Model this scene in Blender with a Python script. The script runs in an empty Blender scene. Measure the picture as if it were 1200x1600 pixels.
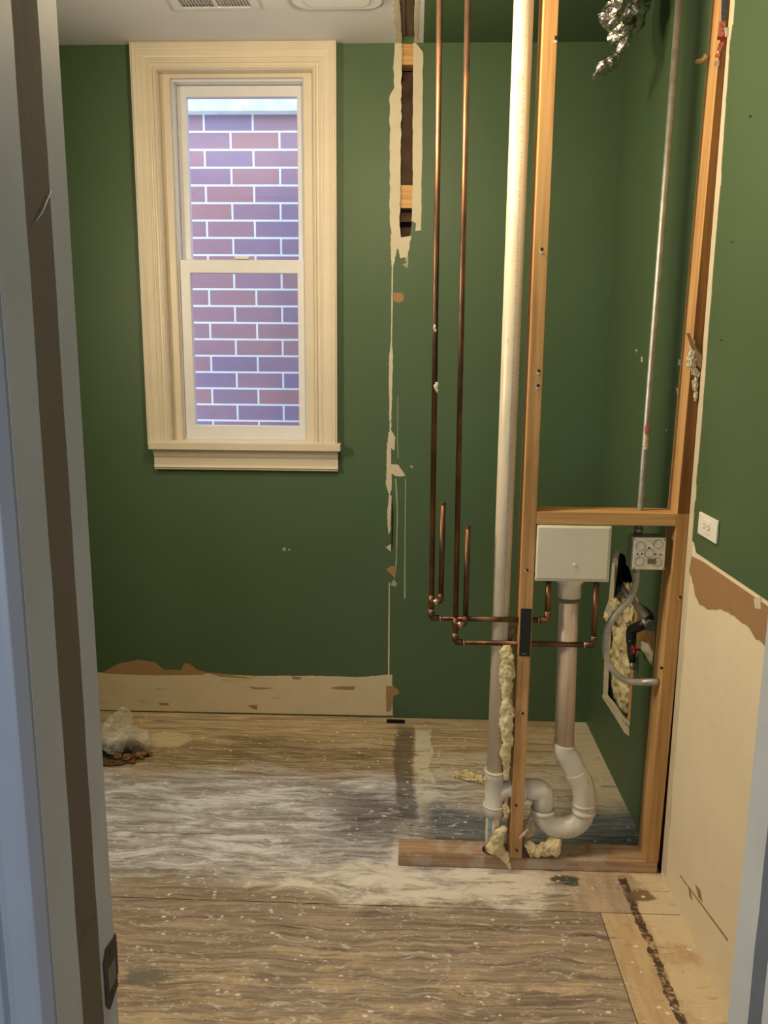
import bpy, bmesh, math, random
from mathutils import Vector, Matrix, noise
random.seed(7)
S = bpy.context.scene
COL = S.collection
# ------------------------------------------------------------------ camera
F, PITCH, YAW, ROLL, HC = 1250.0, .1849, .0357, .0078, 1.5459
D, R, FR, H = 3.3174, .776, .785, 2.74          # back wall, closet side wall, front part of the right wall, ceiling
cw, sw, cp, sp = math.cos(YAW), math.sin(YAW), math.cos(PITCH), math.sin(PITCH)
_f = Vector((-sw*cp, cw*cp, -sp)); _r0 = Vector((cw, sw, 0)); _u0 = _r0.cross(_f)
_r = _r0*math.cos(ROLL) + _u0*math.sin(ROLL); _u = -_r0*math.sin(ROLL) + _u0*math.cos(ROLL)
cam = bpy.data.objects.new('camera', bpy.data.cameras.new('camera')); COL.objects.link(cam)
cam.matrix_world = Matrix(((_r.x, _u.x, -_f.x, 0), (_r.y, _u.y, -_f.y, 0), (_r.z, _u.z, -_f.z, HC), (0, 0, 0, 1)))
cam.data.sensor_fit = 'HORIZONTAL'; cam.data.sensor_width = 36; cam.data.lens = 36*F/1200
cam.data.clip_start = .02
S.camera = cam
C0 = Vector((0, 0, HC))
def _ray(x, y): return _r*((x-600)/F) + _u*((800-y)/F) + _f
def PY(x, y, Y): d = _ray(x, y); return C0 + d*(Y/d.y)
def PX(x, y, X): d = _ray(x, y); return C0 + d*(X/d.x)
def PZ(x, y, Z=0.0): d = _ray(x, y); return C0 + d*((Z-HC)/d.z)

# ------------------------------------------------------------------ world, lamps, exposure
W = bpy.data.worlds.new('overcast_sky'); S.world = W; W.use_nodes = True
bg = W.node_tree.nodes['Background']; bg.inputs[0].default_value = (.62, .76, 1.0, 1); bg.inputs[1].default_value = 3.3
def lamp(name, kind, loc, power, color, size, rot=(0, 0, 0), sy=None):
    l = bpy.data.lights.new(name, kind); l.energy = power; l.color = color
    if kind == 'POINT': l.shadow_soft_size = size
    else:
        l.size = size
        if sy: l.shape = 'RECTANGLE'; l.size_y = sy
    o = bpy.data.objects.new(name, l); COL.objects.link(o); o.location = loc; o.rotation_euler = rot; return o
lamp('assumed_ceiling_bulb', 'POINT', (-.12, 2.08, 2.44), 26, (1, .79, .50), .05)  # unseen bulb, assumed from the warm light and shadow directions
lamp('left_fill_light', 'AREA', (-1.56, 1.75, 1.95), 25, (1, .83, .60), .7, (0, math.radians(-82), 0), .25)  # added soft fill from the unseen left wall, evens out the lower room
lamp('hall_fill_light', 'AREA', (-.3, -1.6, 1.5), 17, (.74, .85, 1), 1.0, (math.radians(90), 0, 0), 1.4)  # added cool lamp behind the camera for assumed hall daylight; no window there
S.view_settings.view_transform = 'Standard'; S.view_settings.look = 'None'
S.view_settings.gamma = 1; S.view_settings.use_curve_mapping = False
S.view_settings.exposure = 0.42

# ------------------------------------------------------------------ node helpers
class G:
    def __init__(s, name, rough=.5, metal=0.0, spec=.5):
        s.m = bpy.data.materials.new(name); s.m.use_nodes = True; s.t = s.m.node_tree
        s.b = s.t.nodes['Principled BSDF']; s.set('Roughness', rough); s.set('Metallic', metal); s.set('Specular IOR Level', spec)
    def set(s, k, v):
        i = s.b.inputs[k]
        if isinstance(v, bpy.types.NodeSocket): s.t.links.new(v, i)
        elif isinstance(v, (tuple, list)): i.default_value = (*v, 1) if len(v) == 3 else v
        else: i.default_value = v
    def n(s, typ): return s.t.nodes.new(typ)
    def put(s, i, v):
        if isinstance(v, bpy.types.NodeSocket): s.t.links.new(v, i)
        elif isinstance(v, (tuple, list)) and i.type == 'RGBA' and len(v) == 3: i.default_value = (*v, 1)
        else: i.default_value = v
    def pos(s): return s.n('ShaderNodeNewGeometry').outputs['Position']
    def obj(s): return s.n('ShaderNodeTexCoord').outputs['Object']
    def mp(s, v, sc=(1, 1, 1), loc=(0, 0, 0)):
        q = s.n('ShaderNodeMapping'); s.put(q.inputs[0], v); q.inputs['Scale'].default_value = sc; q.inputs['Location'].default_value = loc; return q.outputs[0]
    def noise(s, v, scale=5, det=4, rough=.55, dist=0):
        q = s.n('ShaderNodeTexNoise'); s.put(q.inputs['Vector'], v); q.inputs['Scale'].default_value = scale
        q.inputs['Detail'].default_value = det; q.inputs['Roughness'].default_value = rough; q.inputs['Distortion'].default_value = dist
        return q.outputs['Fac']
    def sep(s, v): q = s.n('ShaderNodeSeparateXYZ'); s.put(q.inputs[0], v); return q.outputs
    def ma(s, op, a, b=0.0, c=0.0):
        q = s.n('ShaderNodeMath'); q.operation = op
        for i, x in enumerate((a, b, c)): s.put(q.inputs[i], x)
        return q.outputs[0]
    def sm(s, v, a, b):                       # smoothstep from a to b
        q = s.n('ShaderNodeMapRange'); q.interpolation_type = 'SMOOTHSTEP'; s.put(q.inputs['Value'], v)
        if a < b: q.inputs['From Min'].default_value = a; q.inputs['From Max'].default_value = b; return q.outputs[0]
        q.inputs['From Min'].default_value = b; q.inputs['From Max'].default_value = a
        q.inputs['To Min'].default_value = 1; q.inputs['To Max'].default_value = 0; return q.outputs[0]
    def mul(s, *a):
        o = a[0]
        for x in a[1:]: o = s.ma('MULTIPLY', o, x)
        return o
    def band(s, v, a, b, e): return s.mul(s.sm(v, a-e, a+e), s.sm(v, b+e, b-e))
    def mix(s, f, a, b):
        q = s.n('ShaderNodeMix'); q.data_type = 'RGBA'; s.put(q.inputs[0], f); s.put(q.inputs[6], a); s.put(q.inputs[7], b); return q.outputs[2]
    def bump(s, h, st=.3, d=.002):
        q = s.n('ShaderNodeBump'); q.inputs['Strength'].default_value = st; q.inputs['Distance'].default_value = d
        s.put(q.inputs['Height'], h); s.t.links.new(q.outputs[0], s.b.inputs['Normal'])
def plain(name, col, rough=.5, metal=0., var=.12, scale=20, bump=0.0, spec=.5):
    g = G(name, rough, metal, spec); v = g.obj(); f = g.noise(v, scale, 4)
    g.set('Base Color', g.mix(g.sm(f, .3, .7), tuple(c*(1-var) for c in col), tuple(min(1, c*(1+var)) for c in col)))
    if bump: g.bump(g.noise(v, scale*3, 4), bump, .002)
    return g.m
def wood(name, axis, light, dark, grain=60, rough=.65, blotch=.0):
    g = G(name, rough, 0, .3); v = g.obj()
    sc = [grain, grain, grain]; sc[axis] = 2.0
    a = g.noise(g.mp(v, tuple(sc)), 1, 5, .6, .4)
    sc2 = [9, 9, 9]; sc2[axis] = 1.6
    b = g.noise(g.mp(v, tuple(sc2), (3.1, 1.7, 2.2)), 1, 3, .5, .8)
    c = g.mix(g.sm(a, .3, .7), dark, light)
    c = g.mix(g.mul(g.sm(b, .56, .74), .4), c, tuple(x*.6 for x in dark))
    sk = [14, 14, 14]; sk[axis] = 9.5                              # knots
    k = g.n('ShaderNodeTexVoronoi'); g.put(k.inputs['Vector'], g.mp(v, tuple(sk))); k.inputs['Scale'].default_value = .42
    c = g.mix(g.mul(g.sm(k.outputs['Distance'], .11, .04), .75), c, tuple(x*.35 for x in dark))
    if blotch: c = g.mix(g.mul(g.sm(g.noise(v, 14, 4), .5, .62), blotch), c, (.50, .44, .36))
    g.set('Base Color', c); g.bump(a, .25, .001); return g.m

# ------------------------------------------------------------------ materials
def green_wall():
    g = G('green_wall_paint', .5, 0, .35); p = g.pos()
    a = g.noise(p, 1.6, 3); c = g.mix(g.sm(a, .3, .7), (.066, .112, .052), (.075, .124, .059))
    s_ = g.noise(p, 55, 2)                                            # tiny scuffs where paint chipped off
    m = g.noise(p, 3.3, 2)
    c = g.mix(g.mul(g.sm(s_, .795, .81), g.sm(m, .56, .62)), c, (.55, .5, .38))
    g.set('Base Color', c); g.set('Roughness', g.ma('ADD', .46, g.mul(g.noise(p, 2.5, 2), .12)))
    g.bump(g.noise(p, 260, 2), .10, .0008); return g.m
M_GREEN = green_wall()
def plaster(name, col, dirt=(.36, .26, .16), amount=.5, sc=6):
    g = G(name, .8, 0, .2); p = g.pos(); a = g.noise(p, sc, 6, .65); b = g.noise(g.mp(p, (3, 3, 14)), 3, 5, .65)
    c = g.mix(g.sm(a, .3, .7), tuple(x*.92 for x in col), col)
    c = g.mix(g.mul(g.sm(b, .60, .72), amount), c, dirt)
    g.set('Base Color', c); g.bump(g.noise(p, 60, 5), .25, .002); return g.m
M_PLASTER = plaster('bare_cream_plaster', (.80, .70, .52), amount=.14, sc=3)
M_JOINT = plaster('joint_compound', (.62, .55, .41), amount=.14, sc=12)
M_BASE = plaster('unpainted_base_strip', (.64, .54, .37), (.36, .26, .13), .6)
M_PAPER = plaster('torn_brown_drywall_paper', (.36, .21, .105), (.28, .16, .08), .4, 14)
M_DARK = plain('dark_cavity_wood', (.085, .048, .025), .85, var=.35, scale=14)
M_BLACK = plain('black_void', (.006, .006, .007), .9)
M_CEIL = plain('white_ceiling_paint', (.66, .66, .67), .8, var=.03, scale=3, bump=.05)
M_CEILG = M_GREEN
M_WHITE = plain('cream_window_trim_paint', (.66, .58, .45), .38, var=.03, scale=6)
M_VINYL = plain('white_vinyl_sash', (.72, .72, .74), .35, var=.02)
M_JAMB = plain('grey_white_jamb_paint', (.52, .55, .57), .5, var=.06, scale=8, bump=.08)
M_STOP = plaster('bare_strip_on_jamb', (.20, .165, .12), (.11, .085, .06), .5, 7)
M_CASING = plain('hall_casing_paint', (.40, .41, .45), .45, var=.04, scale=6)
M_STUD = wood('spruce_stud', 2, (.58, .345, .145), (.40, .205, .07))
M_STUDX = wood('spruce_header', 0, (.66, .39, .155), (.46, .24, .08))
M_STUDB = wood('brown_stained_spruce', 2, (.27, .125, .035), (.17, .07, .018))
M_PLATE = wood('old_pine_bottom_plate', 0, (.50, .33, .21), (.27, .16, .09), blotch=.55)
M_COPPER = G('aged_copper', .32, 1.0)
_v = M_COPPER.obj(); _n = M_COPPER.noise(M_COPPER.mp(_v, (14, 14, 5)), 1, 4, .6)
M_COPPER.set('Base Color', M_COPPER.mix(M_COPPER.sm(_n, .35, .62), (.27, .135, .07), (.10, .06, .04)))
M_COPPER.set('Roughness', M_COPPER.ma('ADD', .33, M_COPPER.mul(_n, .25))); M_COPPER = M_COPPER.m
M_SOLDER = plain('solder_joint', (.56, .46, .36), .42, 1.0, var=.25, scale=60)
def pvc(name, base, prints):
    g = G(name, .33, 0, .45); v = g.obj(); a = g.noise(g.mp(v, (10, 10, 2.5)), 1, 5, .65)
    c = g.mix(g.sm(a, .5, .75), base, tuple(x*y for x, y in zip(base, (.74, .70, .62))))
    d = g.noise(g.mp(v, (40, 40, 12)), 1, 3); c = g.mix(g.mul(g.sm(d, .66, .74), .5), c, (.24, .16, .10))
    if prints:
        x = g.sep(v); f = g.noise(g.mp(v, (0, 0, 190)), 1, 1)
        f2 = g.noise(g.mp(v, (500, 500, 300)), 1, 1)
        c = g.mix(g.mul(g.band(x[0], .004, .008, .0008), g.sm(x[1], 0, -.001), g.sm(f, .45, .52), g.sm(f2, .45, .5), .6), c, (.30, .10, .09))
    g.set('Base Color', c); return g.m
M_PVC = pvc('white_pvc_with_grime', (.64, .56, .43), True)
M_PVC2 = pvc('pinkish_aged_pvc', (.56, .44, .32), True)
M_FIT = pvc('pvc_fitting', (.66, .62, .54), False)
M_PRIMER = plain('blue_primer_stain', (.22, .32, .38), .4, var=.3, scale=70)
M_BOX = plain('off_white_plastic', (.72, .67, .54), .38, var=.04, scale=10)
M_OUTLET = plain('white_outlet_plastic', (.85, .82, .76), .3, var=.01)
M_STEEL = plain('galvanised_steel', (.38, .37, .34), .46, .85, var=.15, scale=40)
M_BLACKM = plain('black_painted_steel', (.008, .008, .010), .45, var=.2)
M_COVER = plain('stamped_steel_cover', (.70, .67, .58), .55, .15, var=.12, scale=60, bump=.15)
M_FLEX = plain('grey_flexible_conduit', (.40, .38, .33), .5, .1, var=.15, scale=60)
M_RED = plain('red_enamel', (.30, .02, .025), .4, var=.2)
M_REDL = plain('faded_red_print', (.52, .16, .11), .7, var=.5, scale=180)
M_BLUEL = plain('dark_blue_print', (.05, .075, .14), .7, var=.3, scale=120)
M_LABEL = plain('label_paper', (.62, .50, .38), .7, var=.3, scale=150)
def insul():
    g = G('yellow_glass_wool', .95, 0, .1); v = g.obj(); a = g.noise(v, 26, 6, .7, .5); b = g.noise(v, 9, 3)
    c = g.mix(g.sm(a, .3, .7), (.62, .48, .22), (.97, .86, .56)); c = g.mix(g.mul(g.sm(b, .55, .75), .6), c, (.34, .23, .09))
    g.set('Base Color', c); g.bump(g.ma('ADD', g.noise(v, 90, 8, .85), g.noise(v, 320, 4, .8)), .6, .005); return g.m
M_INS = insul()
def foil():
    g = G('crumpled_foil', .28, 1.0); v = g.obj(); g.set('Base Color', (.50, .48, .43))
    q = g.n('ShaderNodeTexVoronoi'); q.feature = 'DISTANCE_TO_EDGE'; g.put(q.inputs['Vector'], v); q.inputs['Scale'].default_value = 60
    g.bump(g.ma('ADD', q.outputs['Distance'], g.noise(v, 50, 4)), .8, .004); return g.m
M_FOIL = foil()
def bagm():
    g = G('clear_plastic_film', .18, 0, .6); v = g.obj(); g.set('Base Color', (.86, .84, .78)); g.set('Transmission Weight', .0)
    t = g.n('ShaderNodeBsdfTransparent'); mx = g.n('ShaderNodeMixShader'); lw = g.n('ShaderNodeLayerWeight'); lw.inputs[0].default_value = .35
    f = g.ma('ADD', g.mul(lw.outputs['Facing'], .5), g.mul(g.sm(g.noise(v, 40, 3), .5, .7), .22)); f = g.ma('ADD', f, .12)
    g.put(mx.inputs[0], f); g.t.links.new(t.outputs[0], mx.inputs[1]); g.t.links.new(g.b.outputs[0], mx.inputs[2])
    g.t.links.new(mx.outputs[0], g.t.nodes['Material Output'].inputs[0]); g.bump(g.noise(v, 45, 2), .35, .003); return g.m
M_BAG = bagm()
M_RUST = plain('rusty_flange_iron', (.13, .065, .03), .8, .2, var=.4, scale=70, bump=.5)
M_WAX = plain('brown_wax_crumb', (.23, .10, .035), .7, var=.4, scale=60, bump=.3)
M_CHIP = plain('plaster_crumb', (.62, .55, .42), .85, var=.2, scale=90, bump=.3)
M_GLASS = G('window_glass', .02)
_t = M_GLASS.n('ShaderNodeBsdfTransparent'); _g = M_GLASS.n('ShaderNodeBsdfGlossy'); _g.inputs['Roughness'].default_value = .02
_m = M_GLASS.n('ShaderNodeMixShader'); _m.inputs[0].default_value = .05; _t.inputs[0].default_value = (.96, .98, .98, 1)
M_GLASS.t.links.new(_t.outputs[0], _m.inputs[1]); M_GLASS.t.links.new(_g.outputs[0], _m.inputs[2])
M_GLASS.t.links.new(_m.outputs[0], M_GLASS.t.nodes['Material Output'].inputs[0]); M_GLASS = M_GLASS.m

def brick():
    g = G('purple_red_brickwork', .85, 0, .2); p = g.sep(g.pos())
    q = g.n('ShaderNodeCombineXYZ'); g.put(q.inputs[0], g.ma('ADD', p[0], BX)); g.put(q.inputs[1], g.ma('ADD', p[2], BZ))
    b = g.n('ShaderNodeTexBrick'); g.put(b.inputs['Vector'], q.outputs[0]); b.inputs['Scale'].default_value = 1
    b.inputs['Brick Width'].default_value = BL; b.inputs['Row Height'].default_value = BH; b.inputs['Mortar Size'].default_value = .0055
    b.inputs['Mortar Smooth'].default_value = .1; b.offset = .46
    b.inputs['Color1'].default_value = (.50, .26, .27, 1); b.inputs['Color2'].default_value = (.33, .24, .37, 1); b.inputs['Mortar'].default_value = (.95, .95, .95, 1)
    n = g.noise(g.mp(g.pos(), (6, 6, 40)), 2, 5, .7)
    c = g.mix(g.mul(g.sm(n, .4, .8), .25), b.outputs['Color'], (.5, .4, .42))
    g.set('Base Color', c); g.bump(g.ma('SUBTRACT', g.mul(n, .3), b.outputs['Fac']), .6, .006); return g.m

def floor_mat():
    g = G('dirty_plywood', .6, 0, .5); P0 = g.pos(); x, y, z = g.sep(P0)
    cb = g.n('ShaderNodeCombineXYZ'); g.put(cb.inputs[0], x); g.put(cb.inputs[2], z)
    g.put(cb.inputs[1], g.ma('ADD', y, g.ma('ADD', g.mul(g.ma('SUBTRACT', g.noise(P0, 3.5, 3), .5), .07), g.mul(g.ma('SUBTRACT', g.noise(P0, 16, 3), .5), .008)))); P = cb.outputs[0]
    w1 = g.noise(P, 2.2, 4); w2 = g.noise(P, 7, 5, .6)
    wob = g.ma('SUBTRACT', w1, .5); wob2 = g.ma('SUBTRACT', w2, .5)
    yw = g.ma('ADD', y, g.ma('ADD', g.mul(wob, .35), g.mul(wob2, .14)))
    xw = g.ma('ADD', x, g.ma('ADD', g.mul(wob, .10), g.mul(wob2, .06)))
    gr = g.noise(g.mp(P, (2.6, 52, 1)), 1, 7, .7, .9)                 # ply grain along X
    gf = g.noise(g.mp(P, (6, 150, 1)), 1, 4, .7, .4)
    grain = g.sm(g.ma('ADD', g.mul(gr, .7), g.mul(gf, .35)), .38, .66)
    tan = g.mix(grain, (.25, .165, .085), (.66, .52, .32))              # back band
    front = g.mix(grain, (.17, .125, .09), (.44, .35, .265))
    c = g.mix(g.sm(yw, 2.55, 2.9), front, tan)
    c = g.mix(g.mul(g.band(yw, 2.84, 3.08, .05), g.sm(x, .0, -.1), g.sm(gf, .62, .45), .7), c, (.15, .10, .055))
    # tan clean patches in the foreground
    pt = g.noise(g.mp(P, (1.6, 6, 1), (4, 0, 0)), 2.2, 8, .74)
    c = g.mix(g.mul(g.sm(pt, .51, .545), g.sm(y, 2.03, 1.80), .6), c, g.mix(grain, (.42, .30, .18), (.66, .50, .31)))
    # grey-white dust in the middle, its bluish tint painting in the window's sheen
    dn = g.noise(g.mp(P, (1.6, 6, 1), (1, 2, 0)), 2.4, 9, .76, .5)
    dust = g.mul(g.band(yw, 2.16, 2.80, .10), g.sm(x, .45, -.05))
    c = g.mix(g.mul(dust, .78), c, g.mix(grain, (.23, .215, .225), (.58, .56, .60)))
    c = g.mix(g.mul(dust, g.sm(dn, .46, .60), .8), c, (.84, .84, .90))
    c = g.mix(g.mul(dust, g.sm(g.noise(g.mp(P, (3, 26, 1), (3, 8, 0)), 1.5, 7, .75), .54, .64), .6), c, (.12, .105, .105))
    # pale smear in front of the plate
    sm_ = g.mul(g.band(yw, 2.08, 2.26, .03), g.band(x, -.45, .46, .12), g.sm(dn, .38, .52))
    c = g.mix(g.mul(sm_, .8), c, (.84, .77, .67))
    # old plaster ghost of the removed partition
    c = g.mix(g.mul(g.band(g.ma('ADD', xw, g.mul(g.ma('SUBTRACT', gf, .5), .03)), .030, .10, .004), g.band(y, 2.50, 3.20, .03), g.sm(w2, .42, .52), .8), c, (.74, .68, .54))
    c = g.mix(g.mul(g.band(xw, -.05, .022, .010), g.band(y, 2.5, 3.22, .08), .72), c, (.075, .06, .045))
    c = g.mix(g.mul(g.band(xw, -.05, -.005, .012), g.band(y, 2.12, 2.50, .03), .7), c, (.74, .69, .63))
    # closet: pale edge, dark slate stain near the plate
    c = g.mix(g.mul(g.sm(xw, .62, .70), g.sm(yw, 2.5, 2.7), .7), c, (.74, .65, .48))
    st = g.mul(g.sm(x, .02, .10), g.band(yw, 2.28, 2.60, .05)); c = g.mix(g.mul(st, .93), c, g.mix(grain, (.05, .06, .07), (.24, .26, .28)))
    ex = g.mul(g.band(xw, -.25, .02, .10), g.band(yw, 2.36, 2.62, .06)); c = g.mix(g.mul(ex, .72), c, g.mix(grain, (.05, .045, .045), (.20, .18, .175)))
    mid = g.mul(g.band(xw, .08, .60, .05), g.band(yw, 2.62, 2.98, .07), g.sm(dn, .44, .58)); c = g.mix(g.mul(mid, .7), c, (.66, .63, .57))
    # fresh plywood right of the seam
    fr = g.mul(g.sm(x, .553, .557), g.sm(y, 2.068, 2.064)); fg = g.noise(g.mp(P, (8, 1.4, 1)), 4, 5, .6)
    c = g.mix(fr, c, g.mix(g.sm(fg, .3, .7), (.50, .35, .20), (.68, .50, .31)))
    fr2 = g.mul(g.sm(xw, .46, .48), g.band(y, 2.068, 2.26, .004)); c = g.mix(g.mul(fr2, .8), c, g.mix(g.sm(fg, .3, .7), (.42, .31, .21), (.60, .47, .33)))
    c = g.mix(g.mul(g.sm(xw, .675, .69), g.sm(y, 2.26, 2.24), g.sm(w2, .36, .5), .75), c, (.76, .64, .44))
    # rotten black gap running towards the doorway
    gx = g.ma('ABSOLUTE', g.ma('SUBTRACT', g.ma('ADD', x, g.mul(wob2, .03)), g.ma('ADD', .660, g.mul(wob, .02))))
    gn = g.noise(P, 22, 5, .7); c = g.mix(g.mul(g.sm(g.ma('ADD', gx, g.mul(g.ma('SUBTRACT', .5, gn), .030)), .013, .010), g.sm(y, 2.25, 2.22), g.sm(g.noise(P, 34, 6, .8), .40, .52), .95), c, (.05, .03, .018))
    # spots
    def blob(cx, cy, rx, ry, col, k=.9, e=.35):
        nonlocal c
        dx = g.ma('DIVIDE', g.ma('SUBTRACT', x, cx), rx); dy = g.ma('DIVIDE', g.ma('SUBTRACT', y, cy), ry)
        r = g.ma('SQRT', g.ma('ADD', g.mul(dx, dx), g.mul(dy, dy))); r = g.ma('ADD', r, g.ma('ADD', g.mul(wob2, 2.2), g.mul(g.ma('SUBTRACT', gr, .5), 1.6)))
        c = g.mix(g.mul(g.sm(r, 1.0, 1.0-e), k), c, col)
    for px, py, rx, ry, col in ((240, 1528, .075, .030, (.16, .145, .11)), (880, 1374, .045, .020, (.05, .045, .03)), (893, 1379, .022, .018, (.07, .085, .06)),
                                (1000, 1400, .05, .030, (.19, .12, .06)), (260, 1155, .12, .07, (.68, .56, .34))):
        q = PZ(px, py); blob(q.x, q.y, rx, ry, col)
    fl = g.noise(g.mp(P, (5, 14, 1), (2, 5, 0)), 3.2, 7, .78, 1.2); c = g.mix(g.mul(g.sm(fl, .575, .61), g.sm(y, 2.95, 2.6), g.sm(x, .6, .5), .55), c, (.80, .77, .75))
    fk = g.noise(g.mp(P, (5, 20, 1), (7, 1, 0)), 3.0, 7, .78, 1.0); c = g.mix(g.mul(g.sm(fk, .60, .64), .6), c, (.16, .115, .085))
    # paint drips and specks
    v = g.n('ShaderNodeTexVoronoi'); g.put(v.inputs['Vector'], g.mp(P, (1, 1.6, 1))); v.inputs['Scale'].default_value = 24; v.inputs['Randomness'].default_value = 1
    pick = g.noise(P, 31, 1); c = g.mix(g.mul(g.sm(g.ma('ADD', v.outputs['Distance'], g.mul(wob2, .5)), .17, .13), g.sm(pick, .50, .56), .85), c, (.85, .80, .72))
    sp_ = g.noise(g.mp(P, (1, 2.2, 1)), 48, 3, .6); c = g.mix(g.mul(g.sm(sp_, .64, .70), .55), c, (.80, .74, .66))
    dk = g.noise(g.mp(P, (3.5, 42, 1), (9, 0, 0)), 1, 5, .7); c = g.mix(g.mul(g.sm(dk, .60, .68), .65), c, (.05, .035, .025))
    g.set('Base Color', c); g.set('Roughness', g.ma('ADD', .34, g.mul(w2, .35)))
    g.bump(g.ma('ADD', g.mul(gr, .6), g.mul(sp_, .5)), .5, .003); return g.m

# ------------------------------------------------------------------ mesh helpers
def box(bm, x0, x1, y0, y1, z0, z1, mi=0):
    v = [bm.verts.new((x, y, z)) for x in (x0, x1) for y in (y0, y1) for z in (z0, z1)]
    for f in ((0, 1, 3, 2), (4, 6, 7, 5), (0, 4, 5, 1), (2, 3, 7, 6), (0, 2, 6, 4), (1, 5, 7, 3)):
        bm.faces.new([v[i] for i in f]).material_index = mi
    return v
def prism(bm, pts, vec, mi=0):
    a = [bm.verts.new(p) for p in pts]; b = [bm.verts.new(Vector(p)+Vector(vec)) for p in pts]; n = len(a)
    bm.faces.new(a).material_index = mi; bm.faces.new(b[::-1]).material_index = mi
    for i in range(n): bm.faces.new((a[i], a[(i+1) % n], b[(i+1) % n], b[i])).material_index = mi
def slab(bm, outer, holes, fn, vec, mi=0):
    "polygon with holes in 2D, placed by fn(u,v), extruded by vec"
    es = []
    for loop in [outer]+holes:
        vs = [bm.verts.new(fn(*p)) for p in loop]
        es += [bm.edges.new((vs[i], vs[(i+1) % len(vs)])) for i in range(len(vs))]
    fs = [f for f in bmesh.ops.triangle_fill(bm, use_beauty=True, use_dissolve=False, edges=es)['geom'] if isinstance(f, bmesh.types.BMFace)]
    for f in fs: f.material_index = mi
    r = bmesh.ops.extrude_face_region(bm, geom=fs)['geom']
    for q in r:
        if isinstance(q, bmesh.types.BMFace): q.material_index = mi
    bmesh.ops.translate(bm, verts=[q for q in r if isinstance(q, bmesh.types.BMVert)], vec=vec)
    return fs
def frames(pts):
    T = [((pts[min(i+1, len(pts)-1)]-pts[max(i-1, 0)])).normalized() for i in range(len(pts))]
    n = T[0].orthogonal().normalized(); out = []
    for t in T:
        n = (n - t*n.dot(t)).normalized(); out.append((n, t.cross(n)))
    return out
def tube(bm, pts, r, seg=20, mi=0, cap=True, jit=None, smooth=True):
    pts = [Vector(p) for p in pts]; fr = frames(pts); rings = []
    for i, (p, (a, b)) in enumerate(zip(pts, fr)):
        rr = r[i] if isinstance(r, (list, tuple)) else r
        ra, rb = rr if isinstance(rr, (list, tuple)) else (rr, rr)
        ring = []
        for k in range(seg):
            t = 2*math.pi*k/seg; q = p + a*ra*math.cos(t) + b*rb*math.sin(t)
            if jit: q = jit(q, p, i, k)
            ring.append(bm.verts.new(q))
        rings.append(ring)
    for i in range(len(rings)-1):
        for k in range(seg):
            f = bm.faces.new((rings[i][k], rings[i][(k+1) % seg], rings[i+1][(k+1) % seg], rings[i+1][k])); f.material_index = mi; f.smooth = smooth
    if cap:
        for q in (rings[0][::-1], rings[-1]): f = bm.faces.new(q); f.material_index = mi
    return rings
def pipe_open(bm, p0, p1, ro, ri, seg=28, mi=0):
    "hollow ring / short sleeve between two points"
    p0, p1 = Vector(p0), Vector(p1); t = (p1-p0).normalized(); a = t.orthogonal().normalized(); b = t.cross(a); L = []
    for p, r in ((p0, ri), (p0, ro), (p1, ro), (p1, ri)):
        L.append([bm.verts.new(p + a*r*math.cos(2*math.pi*k/seg) + b*r*math.sin(2*math.pi*k/seg)) for k in range(seg)])
    for j in range(4):
        for k in range(seg):
            f = bm.faces.new((L[j][k], L[j][(k+1) % seg], L[(j+1) % 4][(k+1) % seg], L[(j+1) % 4][k])); f.material_index = mi; f.smooth = j in (1, 3)
def rpath(pts, rad, n=7):
    pts = [Vector(p) for p in pts]; out = [pts[0]]
    for i in range(1, len(pts)-1):
        a, b, c = pts[i-1], pts[i], pts[i+1]; u = (a-b).normalized(); v = (c-b).normalized()
        ang = u.angle(v); d = min(rad/math.tan(ang/2), (a-b).length*.49, (c-b).length*.49)
        p, q = b+u*d, b+v*d
        for k in range(n+1):
            t = k/n; out.append(p*(1-t)**2 + b*2*t*(1-t) + q*t*t)
    return out+[pts[-1]]
def catmull(pts, n=8):
    pts = [Vector(p) for p in pts]; P = [pts[0]*2-pts[1]]+pts+[pts[-1]*2-pts[-2]]; out = []
    for i in range(1, len(P)-2):
        for k in range(n):
            t = k/n; a, b, c, d = P[i-1:i+3]
            out.append(.5*((2*b)+(c-a)*t+(2*a-5*b+4*c-d)*t*t+(3*b-a-3*c+d)*t**3))
    return out+[pts[-1]]
def ragged(pts, amp, step, seed=0, keep=()):
    "subdivide a 3D polygon outline and jitter it (torn edge); edges in keep stay straight"
    rnd = random.Random(seed); pts = [Vector(p) for p in pts]; out = []; n = len(pts)
    for i in range(n):
        a, b = pts[i], pts[(i+1) % n]; out.append(a)
        if i in keep: continue
        m = max(1, int((b-a).length/step))
        nrm = Vector((0, 0, 1)) if abs((b-a).normalized().z) < .7 else None
        for k in range(1, m):
            q = a.lerp(b, k/m); e = rnd.uniform(-amp, amp)
            ax = [j for j in range(3) if max(p[j] for p in pts)-min(p[j] for p in pts) > 1e-5]
            t = (b-a).normalized(); per = Vector((0, 0, 0)); per[ax[0]] = -t[ax[1]]; per[ax[1]] = t[ax[0]]
            out.append(q+per*e)
    return out
def lump(bm, c, sc, seed=0, sub=4, amp=.35, fr=1.6, mi=0, smooth=True, fine=.0):
    c = Vector(c); r = bmesh.ops.create_icosphere(bm, subdivisions=sub, radius=1.0)
    o = Vector((seed*3.7, seed*1.3, seed*7.1))
    for v in r['verts']:
        d = v.co.normalized(); k = 1+amp*noise.noise(d*fr+o)*1.6+amp*.5*noise.noise(d*fr*2.7+o)
        if fine: k += fine*noise.noise(d*fr*9+o)
        v.co = c+Vector((d.x*k*sc[0], d.y*k*sc[1], d.z*k*sc[2]))
    fs = set(f for v in r['verts'] for f in v.link_faces)
    for f in fs: f.material_index = mi; f.smooth = smooth
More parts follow.
